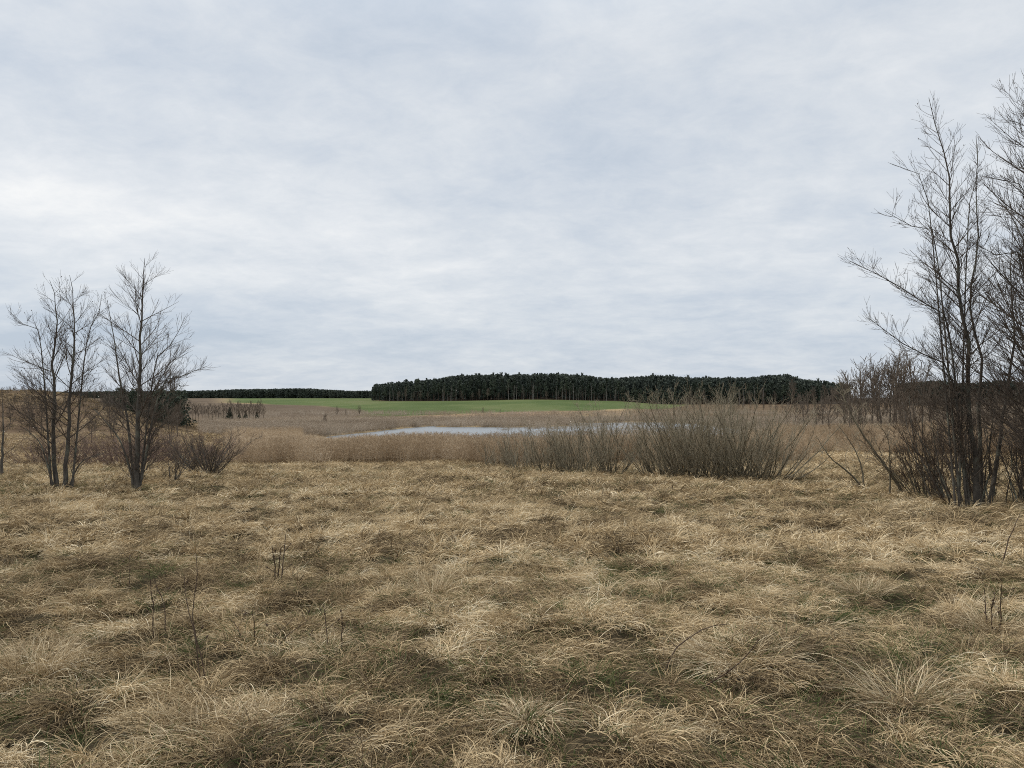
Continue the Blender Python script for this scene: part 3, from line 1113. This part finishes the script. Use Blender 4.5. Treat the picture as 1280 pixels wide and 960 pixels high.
def shrub(name, label, cat, base, r_seed, n, height, spread, Q=SHRUB, bark='willow', twig='willowtwig', group=None, rad=.016, base_r=.4, lean=(0, 0), dens=3.5, Lt=.45, stretch=1.0,
          hvar=.25, parts=True):
    """many stems from one stool, fanning out"""
    r = np.random.default_rng(r_seed)
    random.seed(r_seed)
    root = empty(name, base, label, cat, group)
    crown = Tubes()
    allst = Tubes()
    for i in range(n):
        th = r.uniform(0, 2 * np.pi)
        q = math.sqrt(r.uniform(0, 1))
        p0 = np.array([q * base_r * math.cos(th) * stretch, q * base_r * math.sin(th), -.06])
        a = spread * (.15 + .85 * q) * r.uniform(.5, 1.15)
        d = nrm(np.array([math.cos(th) * math.sin(a) + lean[0], math.sin(th) * math.sin(a) + lean[1], math.cos(a)]))
        L = height * r.uniform(1 - hvar, 1 + hvar * .5) / max(.55, math.cos(a))**.4
        m = 9
        pts = [p0]
        for k in range(m - 1):
            d = nrm(d + r.normal(0, .10, 3) + np.array([0, 0, .045]))
            pts.append(pts[-1] + d * L / (m - 1))
        pts = np.array(pts)
        rr = rad * r.uniform(.6, 1.2) * (1 - np.linspace(0, 1, m)) ** .8 + .0035
        T = Tubes() if parts and i < 60 else allst
        T.add(pts, rr, 6 if parts else 4)
        if T is not allst:
            link('stem', T.build('stem', M[bark]), root)
        limbs_on(crown, r, pts, rr, Q, .04, 1, dens, Lt * height * .6, (.3, .75), lambda t: (1.15 - t) ** .5)
    if allst.b:
        for k, v in allst.b.items():
            crown.b.setdefault(k, []).extend(v)
    link('crown', crown.build('crown', M[twig]), root)
    return root


def build_shrubs():
    W2 = dict(SHRUB, maxl=2, trop=(0, .13, .12, .05), dens=(0, 8, 9, 0))
    shrub('thorn_shrub', 'dark bare shrub fanning out from one stool beside the straight alder', 'shrub', hit(262, 598), 31, 24, 1.65, 1.45, bark='bark', twig='twig', rad=.02, base_r=.22, dens=5, Lt=.5)
    shrub('willow_sapling', 'small bare sapling between the straight alder and the dark shrub', 'sapling', hit(215, 606), 32, 6, 1.15, .5, bark='bark', twig='twig', rad=.013, base_r=.12, dens=5)
    # bank of willows before the pond
    gr = 'bare willow bushes in front of the pond'
    for i, (px, py, n, h, sp, br, lab, dn) in enumerate((
            (628, 586, 24, 1.25, .5, .8, 'lowest and outermost brushy willow bush merging with the reeds', 5),
            (662, 589, 34, 1.5, .5, .9, 'low brushy willow bush next to the lowest one', 5),
            (698, 591, 42, 1.8, .5, .9, 'dense even topped willow bush in the lower half of the bank', 5),
            (735, 593, 44, 2.0, .5, .9, 'dense willow bush at the foot of the tall arching shoots', 5),
            (836, 598, 44, 2.15, .65, .7, 'tall willow bush with silvery catkin shoots along its top, first of the tall ones', 4.4),
            (868, 601, 54, 2.75, .7, .8, 'tall willow bush, second of the tall ones, with upright silvery shoots', 4.4),
            (912, 603, 60, 2.8, .8, .8, 'tall willow bush with thick dark stems in the middle of the tall ones', 4.4),
            (950, 604, 44, 2.35, 1.0, .7, 'willow bush whose dark stems splay out widely at the end of the bank', 4.4))):
        b = hit(px, py)
        shrub('willow_bush', lab, 'bush', b, 40 + i, n, h, sp, W2, group=gr, base_r=br, rad=.015, dens=dn, Lt=.5, stretch=1.2, hvar=.4)
    b = hit(768, 596)
    b[1] += 1.0
    shrub('willow_bush', 'few tall arching willow shoots rising above the pond water', 'bush', b, 47, 24, 2.9, .7, SHRUB, group=gr, base_r=.6, rad=.016, dens=3.5, Lt=.3)
    # leaning young stems near the tall alder
    tree('leaning_sapling', 'small crooked sapling forking low above the grass', 'sapling', (1082, 617), [
        dict(pts=[(1082, 617), (1072, 602), (1058, 588), (1038, 572), (1020, 545)], r=.03, L=.6, per_m=6, t0=.2),
        dict(pts=[(1080, 616), (1078, 590), (1070, 565), (1058, 545), (1046, 530)], r=.022, L=.5, per_m=6, t0=.25, dy=.2)], SHRUB, 51, bark='willow', twig='willowtwig')
    tree('leaning_sapling', 'sapling leaning strongly away from the tallest alder', 'sapling', (1133, 624), [
        dict(pts=[(1133, 624), (1121, 603), (1104, 580), (1080, 545), (1060, 510), (1048, 470)], r=.038, L=.8, per_m=5, t0=.25),
        dict(pts=[(1112, 590), (1112, 565), (1108, 545), (1096, 528)], r=.02, L=.5, per_m=6, t0=.2)], SHRUB, 52, bark='willow', twig='willowtwig')
    shrub('willow_bush', 'thin stemmed bush between the leaning sapling and the tallest alder', 'bush', hit(1158, 626), 53, 16, 1.9, .55, SHRUB, bark='willow', twig='thicket', rad=.014, base_r=.25, dens=5, lean=(-.2, 0))
    shrub('alder_thicket', 'dense thicket of dark stems around the foot of the tallest alder', 'thicket', hit(1196, 634), 54, 18, 2.4, .55, SHRUB, bark='bark', twig='thicket', rad=.018, base_r=.5, dens=3, lean=(-.25, .05))
    shrub('alder_thicket', 'upright thicket of brown stems behind the tallest alder', 'thicket', hit(1250, 630), 55, 22, 2.1, .35, SHRUB, bark='bark', twig='thicket', rad=.014, base_r=.7, dens=3)
    shrub('alder_thicket', 'thicket of thin stems under the partly hidden alder', 'thicket', hit(1290, 636), 56, 20, 2.2, .4, SHRUB, bark='bark', twig='thicket', rad=.014, base_r=.6, dens=3)
    # brambles behind the two alders
    BR = dict(SHRUB, maxl=2, trop=(0, -.02, -.03, 0))
    labs = ['reddish bramble thicket behind the thin edge sapling', 'reddish bramble thicket just behind the forked alder', 'low bramble thicket between the two alders',
            'bramble thicket behind the straight alder', 'spreading bramble thicket beyond the dark shrub']
    for i, (px, py) in enumerate(((25, 585), (75, 588), (125, 588), (178, 590))):
        b = hit(px, py)
        b[1] += 2.5 + 2.0 * (i % 2)
        b[2] = float(H(b[0], b[1]))
        shrub('bramble_thicket', labs[i], 'brambles', b, 60 + i, 80, 1.45, 1.2, BR, bark='bramble', twig='bramble', rad=.008, base_r=1.2, dens=5, Lt=.5, group='bramble thickets behind the alders', parts=False, stretch=1.2)


build_shrubs()


# ------------------------------------------------------------------ distant wood
def leafy(r, n, size, shape):
    """n small irregular leaf clumps; shape(r, n) gives their centres"""
    c = shape(r, n)
    m = len(c)
    a = r.normal(0, 1, (m, 3))
    a /= np.linalg.norm(a, axis=1, keepdims=True)
    b = np.cross(a, r.normal(0, 1, (m, 3)))
    b /= np.linalg.norm(b, axis=1, keepdims=True)
    s = size * r.uniform(.55, 1.3, (m, 1))
    V = np.stack([c - a * s, c + b * s * .55, c + a * s, c - b * s * .5], 1).reshape(-1, 3)
    f = np.arange(m * 4).reshape(m, 4)
    return V, f, np.repeat(r.uniform(0, 1, m), 4)


def pine_crown(h, cb, rad, top):
    def sh(r, n):
        # clumps gathered on whorls of boughs
        nb = 22
        bt = r.uniform(0, 1, nb)
        bz = cb * h + (1 - cb) * h * bt
        br = rad * (np.clip(1 - bt, 0, 1) ** top) * r.uniform(.6, 1.15, nb)
        ba = r.uniform(0, 6.28, nb)
        k = r.integers(0, nb, n)
        q = r.uniform(.15, 1, n)
        x = np.cos(ba[k]) * br[k] * q + r.normal(0, .28, n)
        y = np.sin(ba[k]) * br[k] * q + r.normal(0, .28, n)
        z = bz[k] + .18 * br[k] * q + r.normal(0, .32, n)
        return np.stack([x, y, z], 1)
    return sh


def make_pine(seed, h, cb, rad, top, n=420, size=.42):
    r = np.random.default_rng(seed)
    T = Tubes()
    p = np.array([[0, 0, -.3], [r.normal(0, .1), r.normal(0, .1), h * .5], [r.normal(0, .2), r.normal(0, .2), h * .96]])
    T.add(resample(p, 5), np.linspace(.16, .04, 5), 5)
    tr = T.build('trunk', M['pinebark'])
    v, f, a = leafy(r, n, size, pine_crown(h, cb, rad, top))
    a = np.clip(a * .55 + .10 * (seed % 5), 0, 1)
    cr = mesh_from('crown', v, [f], M['pine'], {'rnd': a})
    return tr, cr


def make_bare(seed, h, spread, bark, n=7, maxl=2, trunk_r=.09, dens=2.2):
    r = np.random.default_rng(seed)
    random.seed(seed)
    Q = dict(ALDER, maxl=maxl, rmin=.011, dens=(0, dens, dens, 0), trop=(0, .12, .1, .05))
    T, C_ = Tubes(), Tubes()
    p = resample(np.array([[0, 0, -.3], [r.normal(0, .15), r.normal(0, .15), h * .5], [r.normal(0, .3), r.normal(0, .3), h]]), 8)
    rad = trunk_r * (1 - np.linspace(0, 1, 8)) ** .8 + .02
    T.add(p, rad, 6)
    limbs_on(C_, r, p, rad, Q, .25, 1, n, h * spread, (.4, .8), lambda t: (1.05 - t) ** .6)
    return T.build('trunk', M[bark]), C_.build('crown', M['greytwig'])


def wood_profile(px):
    """height of the wood's skyline above the horizon in photo pixels"""
    return np.interp(px, [460, 470, 500, 540, 575, 620, 700, 740, 760, 820, 870, 930, 985, 1000, 1035, 1060], [486, 480, 478, 474, 469, 468, 467, 470, 473, 469, 472, 472, 467, 474, 477, 480])


def build_wood():
    r = np.random.default_rng(77)
    kinds = [make_pine(300, 12, .28, 1.8, .7), make_pine(301, 13, .36, 2.0, .65), make_pine(302, 11, .15, 1.7, .9), make_pine(303, 12.5, .45, 2.2, .5), make_pine(304, 10, .03, 1.9, .9)]
    labs = ['dark pine along the front of the wood beyond the green field', 'dark pine along the front of the wood beyond the green field']
    protos = []
    lab = 'dark pine standing in the front edge of the wood behind the green field'
    gr = 'pines along the front edge of the wood'
    for tr, cr in kinds:
        root = empty('pine_tree', (0, 0, 0), lab, 'tree', gr)
        link('trunk', tr, root)
        link('crown', cr, root)
        protos.append(root)
    used = [False] * 5
    pxs = np.arange(467, 1034, 4.3)
    front = []
    for i, px in enumerate(pxs):
        dep = 432 + r.uniform(-5, 7) + (35 if 745 < px < 850 else 0) * 0
        x = (px - 640 + r.uniform(-1.6, 1.6)) / F * dep
        z = float(macro(x, dep))
        want = EYE + (505 - wood_profile(px)) / F * dep - z        # skyline height there
        h = min(want * r.uniform(.70, 1.10), r.uniform(8.5, 14.5))
        k = int(r.integers(0, 4))
        if 775 < px < 850:
            k, h = 4, r.uniform(8.5, 10)
        sc = h / (12, 13, 11, 12.5, 10)[k]
        front.append((x, dep))
        if not used[k]:
            used[k] = True
            o = protos[k]
            o.location = (x, dep, z)
            o.scale = (sc, sc, sc)
            o.rotation_euler = (0, 0, r.uniform(0, 6))
        else:
            copy_tree(protos[k], (x, dep, z), float(r.uniform(0, 6)), float(sc))
    for k in range(5):
        if not used[k]:
            protos[k].location = (-70 + k, 440, float(macro(-70 + k, 440)))
    # pale trunked birches before the pines
    bk = [make_bare(320 + i, 10, .22, 'birch', 3.0, 2, .075) for i in range(3)]
    br = []
    for i in range(3):
        root = empty('birch_tree', (0, 0, 0), 'pale trunked bare birch standing in front of the dark pines', 'tree', 'pale birches along the wood')
        link('trunk', bk[i][0], root)
        link('crown', bk[i][1], root)
        br.append(root)
    bx = [553, 556, 560, 563, 567, 571, 637, 641, 644, 648, 652, 655, 660, 664, 668, 694, 699, 703, 707, 714, 717, 720, 723, 726, 730, 733, 741, 744, 748, 755, 759, 767, 771,
          486, 491, 495, 503, 512, 903, 909, 918, 926, 931, 941, 823, 955]
    for i, px in enumerate(bx):
        dep = 421 + r.uniform(-3, 3)
        x = (px + r.uniform(-2.5, 2.5) - 640) / F * dep
        z = float(macro(x, dep))
        s = float(r.uniform(.45, 1.0) * (.55 if px == 823 else 1))
        if i < 3:
            br[i].location = (x, dep, z)
            br[i].scale = (s, s, s)
        else:
            copy_tree(br[i % 3], (x, dep, z), float(r.uniform(0, 6)), s)
    # the wood behind
    pts = []
    n = 5200
    dep = r.uniform(438, 640, n)
    px = r.uniform(466, 1062, n)
    x = (px - 640) / F * dep
    z = macro(x, dep)
    want = EYE + (505 - wood_profile(px)) / F * dep - z
    keep = (want > 5) & ((px < 1025) | (dep > 520))
    h = np.minimum(want * r.uniform(.66, 1.0, n) * np.where(r.uniform(0, 1, n) < .06, 1.13, 1.0), r.uniform(13, 18, n))
    keep &= h > 6
    x, dep, z, h = x[keep], dep[keep], z[keep], h[keep]
    n = len(x)
    whole = []
    for i in range(4):
        v, f, a = leafy(np.random.default_rng(340 + i), 260, .6, pine_crown(12, .06, 2.0, .75))
        whole.append(mesh_from('pine', v, [f], M['pinefar'], {'rnd': a}))
    s = h / 12
    sx = np.clip(s, .75, 1.2)
    scatter('pine_wood', whole, np.stack([x, dep, z], 1), r.uniform(0, 6.3, n), r.normal(0, .03, (n, 2)), np.stack([sx, sx, s], 1), r.integers(0, 4, n),
            r.uniform(0, 1, n), 'dark pine wood rising behind the green field', 'wood')
    # the low strip of wood on the skyline
    n = 5200
    dep = r.uniform(905, 1010, n)
    px = r.uniform(60, 520, n)
    x = (px - 640) / F * dep
    z = macro(x, dep)
    top = np.interp(px, [60, 240, 300, 380, 440, 520], [490, 489, 487, 486, 489, 488])
    h = np.clip(EYE + (505 - top) / F * dep - z, 5, 20) * r.uniform(.8, 1.03, n)
    s = h / 12
    scatter('far_wood', whole, np.stack([x, dep, z], 1), r.uniform(0, 6.3, n), np.zeros((n, 2)), np.stack([s * 1.3, s * 1.3, s], 1), r.integers(0, 4, n),
            r.uniform(.3, 1, n), 'low strip of dark wood on the skyline beyond the fields', 'wood')
    # strip of wood behind the tall alder
    n = 2600
    dep = r.uniform(330, 420, n)
    px = r.uniform(1120, 1500, n)
    x = (px - 640) / F * dep
    z = macro(x, dep)
    h = np.clip(EYE + (505 - 479 + 1.5 * np.sin(px / 14)) / F * dep - z, 4, 16) * r.uniform(.8, 1.05, n)
    s = h / 12
    scatter('dark_wood', whole, np.stack([x, dep, z], 1), r.uniform(0, 6.3, n), np.zeros((n, 2)), np.stack([s * 1.3, s * 1.3, s], 1), r.integers(0, 4, n),
            r.uniform(0, .8, n), 'dark strip of wood behind the tallest alder', 'wood')


build_wood()


def place(root, protos_used, x, y, rz, sc, label=None):
    z = float(H(x, y))
    if id(root) not in protos_used:
        protos_used.add(id(root))
        root.location = (x, y, z)
        root.rotation_euler = (0, 0, rz)
        root.scale = (sc, sc, sc)
        if label:
            root['label'] = label
        return root
    return copy_tree(root, (x, y, z), rz, sc, label)


def build_middle():
    r = np.random.default_rng(88)
    used = set()
    # conifers on the hill's flank
    cons = []
    for i in range(3):
        rr = np.random.default_rng(400 + i)
        T = Tubes()
        T.add(np.array([[0, 0, -.2], [0, 0, 1.8], [0, 0, 3.8]]), np.array([.08, .05, .02]), 5)
        v, f, a = leafy(rr, 900, .17, pine_crown(4, .02, 1.35, .75))
        root = empty('young_pine', (0, 0, 0), 'bushy dark young pine in the clump on the flank of the hill', 'tree', 'young pines on the flank of the hill')
        link('trunk', T.build('trunk', M['pinebark']), root)
        link('crown', mesh_from('crown', v, [f], M['pine'], {'rnd': a}), root)
        cons.append(root)
    for i in range(26):
        px = 136 + 94 * (i / 25) + r.uniform(-3, 3)
        dep = r.uniform(100, 112)
        x = (px - 640) / F * dep
        base = float(H(x, dep))
        toppx = np.interp(px, [130, 160, 235], [488, 485, 488])
        h = EYE + (505 - toppx) / F * dep - base
        h = float(np.clip(h * r.uniform(.5, 1.02), 1.8, 5.0))
        place(cons[i % 3], used, x, dep, float(r.uniform(0, 6)), h / 4)
    # small dark spruces in a row in front of the ploughed field
    spr = []
    def cone(r_, n):
        t = r_.uniform(0, 1, n) ** 1.3
        a = r_.uniform(0, 6.28, n)
        q = (1 - t) * 1.1 * np.sqrt(r_.uniform(.2, 1, n)) + .05
        return np.stack([np.cos(a) * q, np.sin(a) * q, t * 3], 1)
    T = Tubes()
    T.add(np.array([[0, 0, -.2], [0, 0, 1.4], [0, 0, 2.9]]), np.array([.06, .04, .015]), 5)
    v, f, a = leafy(np.random.default_rng(410), 700, .15, cone)
    sp = empty('spruce_tree', (0, 0, 0), '', 'tree', 'small spruces before the ploughed field')
    link('trunk', T.build('trunk', M['pinebark']), sp)
    link('crown', mesh_from('crown', v, [f], M['pine'], {'rnd': a}), sp)
    for px, py, s, lab in ((287, 527, 1.0, 'largest of the small dark spruces before the ploughed field'),
                           (299, 527, .62, 'narrow small spruce next to the largest one'),
                           (307, 526.5, .70, 'small spruce in the middle of the row before the ploughed field'),
                           (321, 526.5, .66, 'last small spruce of the row, nearest the pond')):
        b = hit(px, py)
        place(sp, used, b[0], b[1], float(r.uniform(0, 6)), s, lab)
    # bare young trees, grey brown, several stands
    bare = []
    for i in range(4):
        tr, cr = make_bare(420 + i, 5.0, .40, 'greytwig', 6, 3, .05, 2.6)
        bare.append((tr, cr))

    def stand(name, cat, label, group, spots, mats='greytwig'):
        protos = []
        for i in range(3):
            root = empty(name, (0, 0, 0), label, cat, group)
            link('trunk', bare[i][0], root)
            link('crown', bare[i][1], root)
            protos.append(root)
        for k, (px, dep, toppx, lab) in enumerate(spots):
            x = (px - 640) / F * dep
            z = float(H(x, dep))
            h = max(.8, EYE + (505 - toppx) / F * dep - z)
            place(protos[k % 3], used, x, dep, float(r.uniform(0, 6)), h / 5.0, lab)
        for p in protos:
            if id(p) not in used:
                for c in list(p.children):
                    bpy.data.objects.remove(c)
                bpy.data.objects.remove(p)
    stand('bare_tree', 'tree', 'bare grey young tree in the clump beyond the leaning saplings', 'clump of bare trees beyond the leaning saplings',
          [(px, 92 + r.uniform(-6, 8), top + r.uniform(-3, 6), None) for px, top in ((1064, 462), (1072, 456), (1080, 458), (1088, 460), (1097, 453), (1104, 456), (1112, 450), (1120, 446), (1127, 447), (1134, 452),
                                                                     (1143, 450), (1152, 458), (1160, 470), (1058, 470), (1170, 474), (1182, 476), (1115, 455), (1090, 466))])
    stand('bare_tree', 'tree', 'bare young tree in the brown stand between the pines and the spruces', 'brown stand of young trees before the ploughed field',
          [(px, 150 + r.uniform(-6, 10), 503 + r.uniform(-2, 5), None) for px in np.arange(232, 330, 4.2)])
    stand('bare_tree', 'tree', 'leafless tree with its twiggy top rising over the dark young pines', 'bare tree tops over the young pines',
          [(px, 116 + r.uniform(-2, 3), t, None) for px, t in ((198, 472), (210, 466), (222, 468), (150, 482))])
    stand('bare_tree', 'tree', 'brown bare tree at the foot of the dark pines', 'brown bare trees in front of the wood',
          [(px, 425 + r.uniform(-3, 3), t, None) for px, t in ((498, 489), (507, 487), (517, 490), (525, 488), (535, 491), (577, 489), (590, 491), (599, 488), (623, 491), (683, 489), (785, 490), (800, 492),
                                                              (862, 490), (880, 488), (897, 491), (938, 489), (952, 487), (968, 490))])
    stand('bare_bush', 'bush', '', 'bare bushes on the far bank',
          [(406, 118, 517, 'solitary bare bush in the reeds below the ploughed field'), (421, 168, 509, 'bare bush at the edge of the green field, first of a close pair'),
           (433, 170, 512, 'lower bare bush beside the field edge bush'), (449, 168, 507, 'upright bare bush on the far bank beside the close pair'),
           (604, 178, 510, 'tiny lone bush on the far bank in front of the green field'), (625, 182, 512, 'tiny lone bush just past the other lone one')])
    stand('round_bare_tree', 'tree', '', 'round topped bare trees before the wood',
          [(610, 405, 486, 'round grey bare tree against the dark pines'), (989, 345, 477, 'big round grey bare tree at the end of the wood'),
           (1030, 330, 483, 'grey bare tree just past the big round one'), (1042, 320, 484, 'last grey bare tree beyond the end of the wood'), (1018, 350, 486, 'low grey bare tree beside the big round one')])
    stand('bare_bush', 'bush', 'low bare purple brown bush in the marsh beyond the willow bank', 'low bushes in the marsh beyond the willows',
          [(px, r.uniform(190, 300), 500 + r.uniform(-2, 5), None) for px in np.linspace(850, 1050, 26)] +
          [(px, r.uniform(70, 130), 492 + r.uniform(-6, 14), None) for px in np.linspace(985, 1275, 34)])
    stand('bare_bush', 'bush', 'small bare bush on the skyline of the hill', 'bushes along the crest of the hill',
          [(px, dep, t, None) for px, dep, t in zip((4, 13, 27, 36, 52, 61, 84, 97, 108, 118, 127), (128, 122, 126, 130, 124, 127, 129, 123, 126, 121, 125), (484, 488, 483, 487, 488, 485, 487, 484, 488, 486, 483))])
    stand('bare_bush', 'bush', 'low brown bush scattered over the slope of the hill', 'low bushes on the slope of the hill',
          [(px, dep, t, None) for px, dep, t in [(float(a), float(b), float(c)) for a, b, c in zip(r.uniform(0, 225, 64), r.uniform(58, 118, 64), r.uniform(492, 518, 64))]])


build_middle()


# ------------------------------------------------------------------ single plants in the meadow
def mat_solo(m):
    return M[m]


M['dry1'] = mat_blade('tussock_blade', [(0.0, (.15, .10, .055)), (.3, (.30, .22, .125)), (.6, (.50, .385, .23)), (1.0, (.72, .61, .42))], .14, False)


def tussock(label, px, py, parts, seed, sx=1.0, rz=0.0, green=0):
    r = np.random.default_rng(seed)
    b = hit(px, py, False)
    root = empty('grass_tussock', b, label, 'tussock', 'grass tussocks in the meadow')
    root.rotation_euler = (0, 0, rz)
    v, f, a = join([blades(r, *p[:-1], **p[-1]) for p in parts])
    v *= .66
    v[:, 0] *= sx * 1.15
    v[:, 1] *= 1.15
    link('dead_blades', mesh_from('dead_blades', v, [f], M['dry1'], {'rnd': a}), root)
    if green:
        v, f, a = blades(r, green, .25, .08, .26, .004, .7, 1.4, 3.1, .5, 4)
        v[:, 0] *= sx
        link('green_blades', mesh_from('green_blades', v, [f], M['green'], {'rnd': a}), root)


def build_tussocks():
    up = lambda n, br, l0, l1, dr=.45: (n, br, l0, l1, .004, .85, 1.5, 3.1, dr, 6, (0.1, 1), {})
    out_ = lambda n, br, l0, l1, dr=1.0: (n, br, l0, l1, .0042, .5, 1.2, 3.1, dr, 7, (0, 1), {})
    tussock('big pale tussock with arching fringe, nearest of all to the viewer', 285, 925, [up(700, .30, .22, .46, .6), out_(420, .30, .25, .5, 1.1)], 501, 1.6, 0, 120)
    tussock('drooping grey mop headed tussock with a dark split in its top', 660, 905, [out_(520, .12, .30, .55, 1.35), up(60, .1, .15, .25)], 502, 1.1, 0, 40)
    tussock('tall upright tussock of fine stems at the picture edge under the edge sapling', 45, 845, [up(420, .20, .35, .65, .35), out_(160, .2, .3, .5)], 503)
    tussock('upright brown tussock with a dark hollow base and green shoots at its side', 1078, 745, [up(420, .20, .28, .5, .5), out_(160, .2, .25, .45)], 504, 1.2, 0, 160)
    tussock('broad pale tussock crossed by the two arching bramble runners', 925, 830, [up(460, .28, .25, .45, .6), out_(360, .3, .3, .55)], 505, 1.5, .2, 60)
    tussock('loose feathery tussock standing alone in the middle of the meadow', 540, 745, [up(300, .18, .35, .6, .3), out_(80, .2, .25, .4)], 506)
    tussock('dark brown low mound of grass far out before the reeds', 420, 655, [out_(420, .4, .3, .5, .9), up(160, .3, .25, .4)], 507, 1.5)
    tussock('brown tussock pierced by dry docks', 1245, 790, [up(360, .2, .28, .5, .5), out_(180, .25, .25, .45)], 508, 1.2)
    tussock('dark tussock with a shaded hole where dry weed stalks stand', 410, 815, [out_(260, .14, .28, .45, 1.2), up(120, .1, .2, .35)], 509, 1.1)
    tussock('rounded shaggy tussock beside the row of dead weed twigs', 335, 815, [out_(420, .22, .28, .48, 1.2), up(120, .2, .15, .3)], 510, 1.3)
    tussock('tall thin tussock with pale upright stems beyond the mop headed one', 1130, 880, [up(320, .22, .3, .55, .45), out_(240, .25, .3, .5)], 511, 1.3, .4, 120)
    tussock('shaggy tussock at the foot of the double bramble arch', 1010, 790, [out_(420, .25, .3, .5, 1.1), up(100, .2, .2, .35)], 512, 1.4, 0, 60)


build_tussocks()


def weed(label, px, py, stems, seed, name='dead_weed', cat='weed', rad=.004, heads=.5, twigs=3):
    r = np.random.default_rng(seed)
    b = hit(px, py, False)
    root = empty(name, b, label, cat, 'dead weed stalks in the meadow' if name == 'dead_weed' else None)
    Tw = Tubes()
    for st in stems:
        p = px_path(b, st, r.uniform(-.08, .08), r, r.uniform(-.2, .2))
        p = resample(p, 8)
        p[1:-1] += r.normal(0, .004, (6, 3))
        T = Tubes()
        rr = 1.1 * rad * (1 - .65 * np.linspace(0, 1, 8))
        T.add(p, rr, 5)
        link('stem', T.build('stem', M['weed']), root)
        for k in range(twigs):
            i = int(r.integers(3, 7))
            d = nrm(np.array([r.normal(0, .6), r.normal(0, .6), r.uniform(.5, 1)]))
            q = p[i] + d * r.uniform(.04, .12)
            Tw.add(np.array([p[i], (p[i] + q) / 2 + [0, 0, -.004], q]), np.array([rad * .45, rad * .4, rad * .3]), 3)
            if r.uniform() < heads:
                Tw.add(np.array([q, q + d * .012, q + d * .026]), np.array([.002, .008, .002]), 5)
    if Tw.b:
        link('side_twig', Tw.build('side_twig', M['weed']), root)


def build_weeds():
    weed('three dark dead stalks rising from one green tuft', 347, 734, [[(346, 736), (343, 705), (340, 683)], [(348, 736), (348, 705), (351, 685)], [(350, 736), (354, 700), (357, 668)]], 601, rad=.009, twigs=2)
    weed('tallest dead weed, its forked stalk reaching far up across the grass', 258, 862, [[(256, 862), (243, 800), (234, 755), (230, 718)], [(262, 868), (252, 820), (240, 775), (246, 720), (245, 690)]], 602, rad=.005)
    weed('thin knotty dead weed with two stalks beside the tallest one', 205, 798, [[(193, 798), (191, 760), (188, 730), (186, 712)], [(207, 797), (206, 765), (203, 748), (192, 720)]], 603, rad=.0055)
    weed('leaning dead weed twigs fanned out over a dark hollow', 330, 815, [[(322, 812), (318, 785), (316, 760)], [(328, 815), (345, 795), (366, 773)], [(334, 816), (355, 798), (392, 770)], [(320, 812), (300, 790), (285, 772)]], 604, rad=.0045)
    weed('pair of straight dead stalks with a dark seed head between them', 412, 812, [[(411, 812), (407, 780), (404, 755)], [(425, 812), (427, 790), (428, 768)], [(391, 812), (392, 800), (391, 793)]], 605, rad=.0055)
    weed('single dark stalk leaning over, with one seed head at its tip', 1250, 712, [[(1249, 714), (1256, 690), (1265, 665), (1275, 642)]], 606, rad=.009, twigs=1)
    weed('clump of dry docks with small dark heads and pale leaves', 1240, 792, [[(1234, 790), (1232, 760), (1230, 735)], [(1248, 792), (1252, 760), (1252, 730)], [(1240, 792), (1240, 760), (1244, 745)]], 607, rad=.006, twigs=5)
    weed('long bare bramble runner arching up out of the grass and over', 826, 852, [[(825, 852), (838, 820), (860, 798), (884, 784), (912, 780)]], 608, 'bramble_runner', 'bramble', rad=.006, heads=0, twigs=2)
    weed('straight bramble runner lying low, crossing below the arching one', 850, 876, [[(849, 876), (878, 860), (908, 840), (935, 818), (950, 798)]], 609, 'bramble_runner', 'bramble', rad=.006, heads=0, twigs=2)
    weed('thin dead stalk poking up alone between the straight alder and the tallest weed', 162, 740, [[(163, 740), (162, 715), (161, 690)]], 610, rad=.004, twigs=2)


build_weeds()
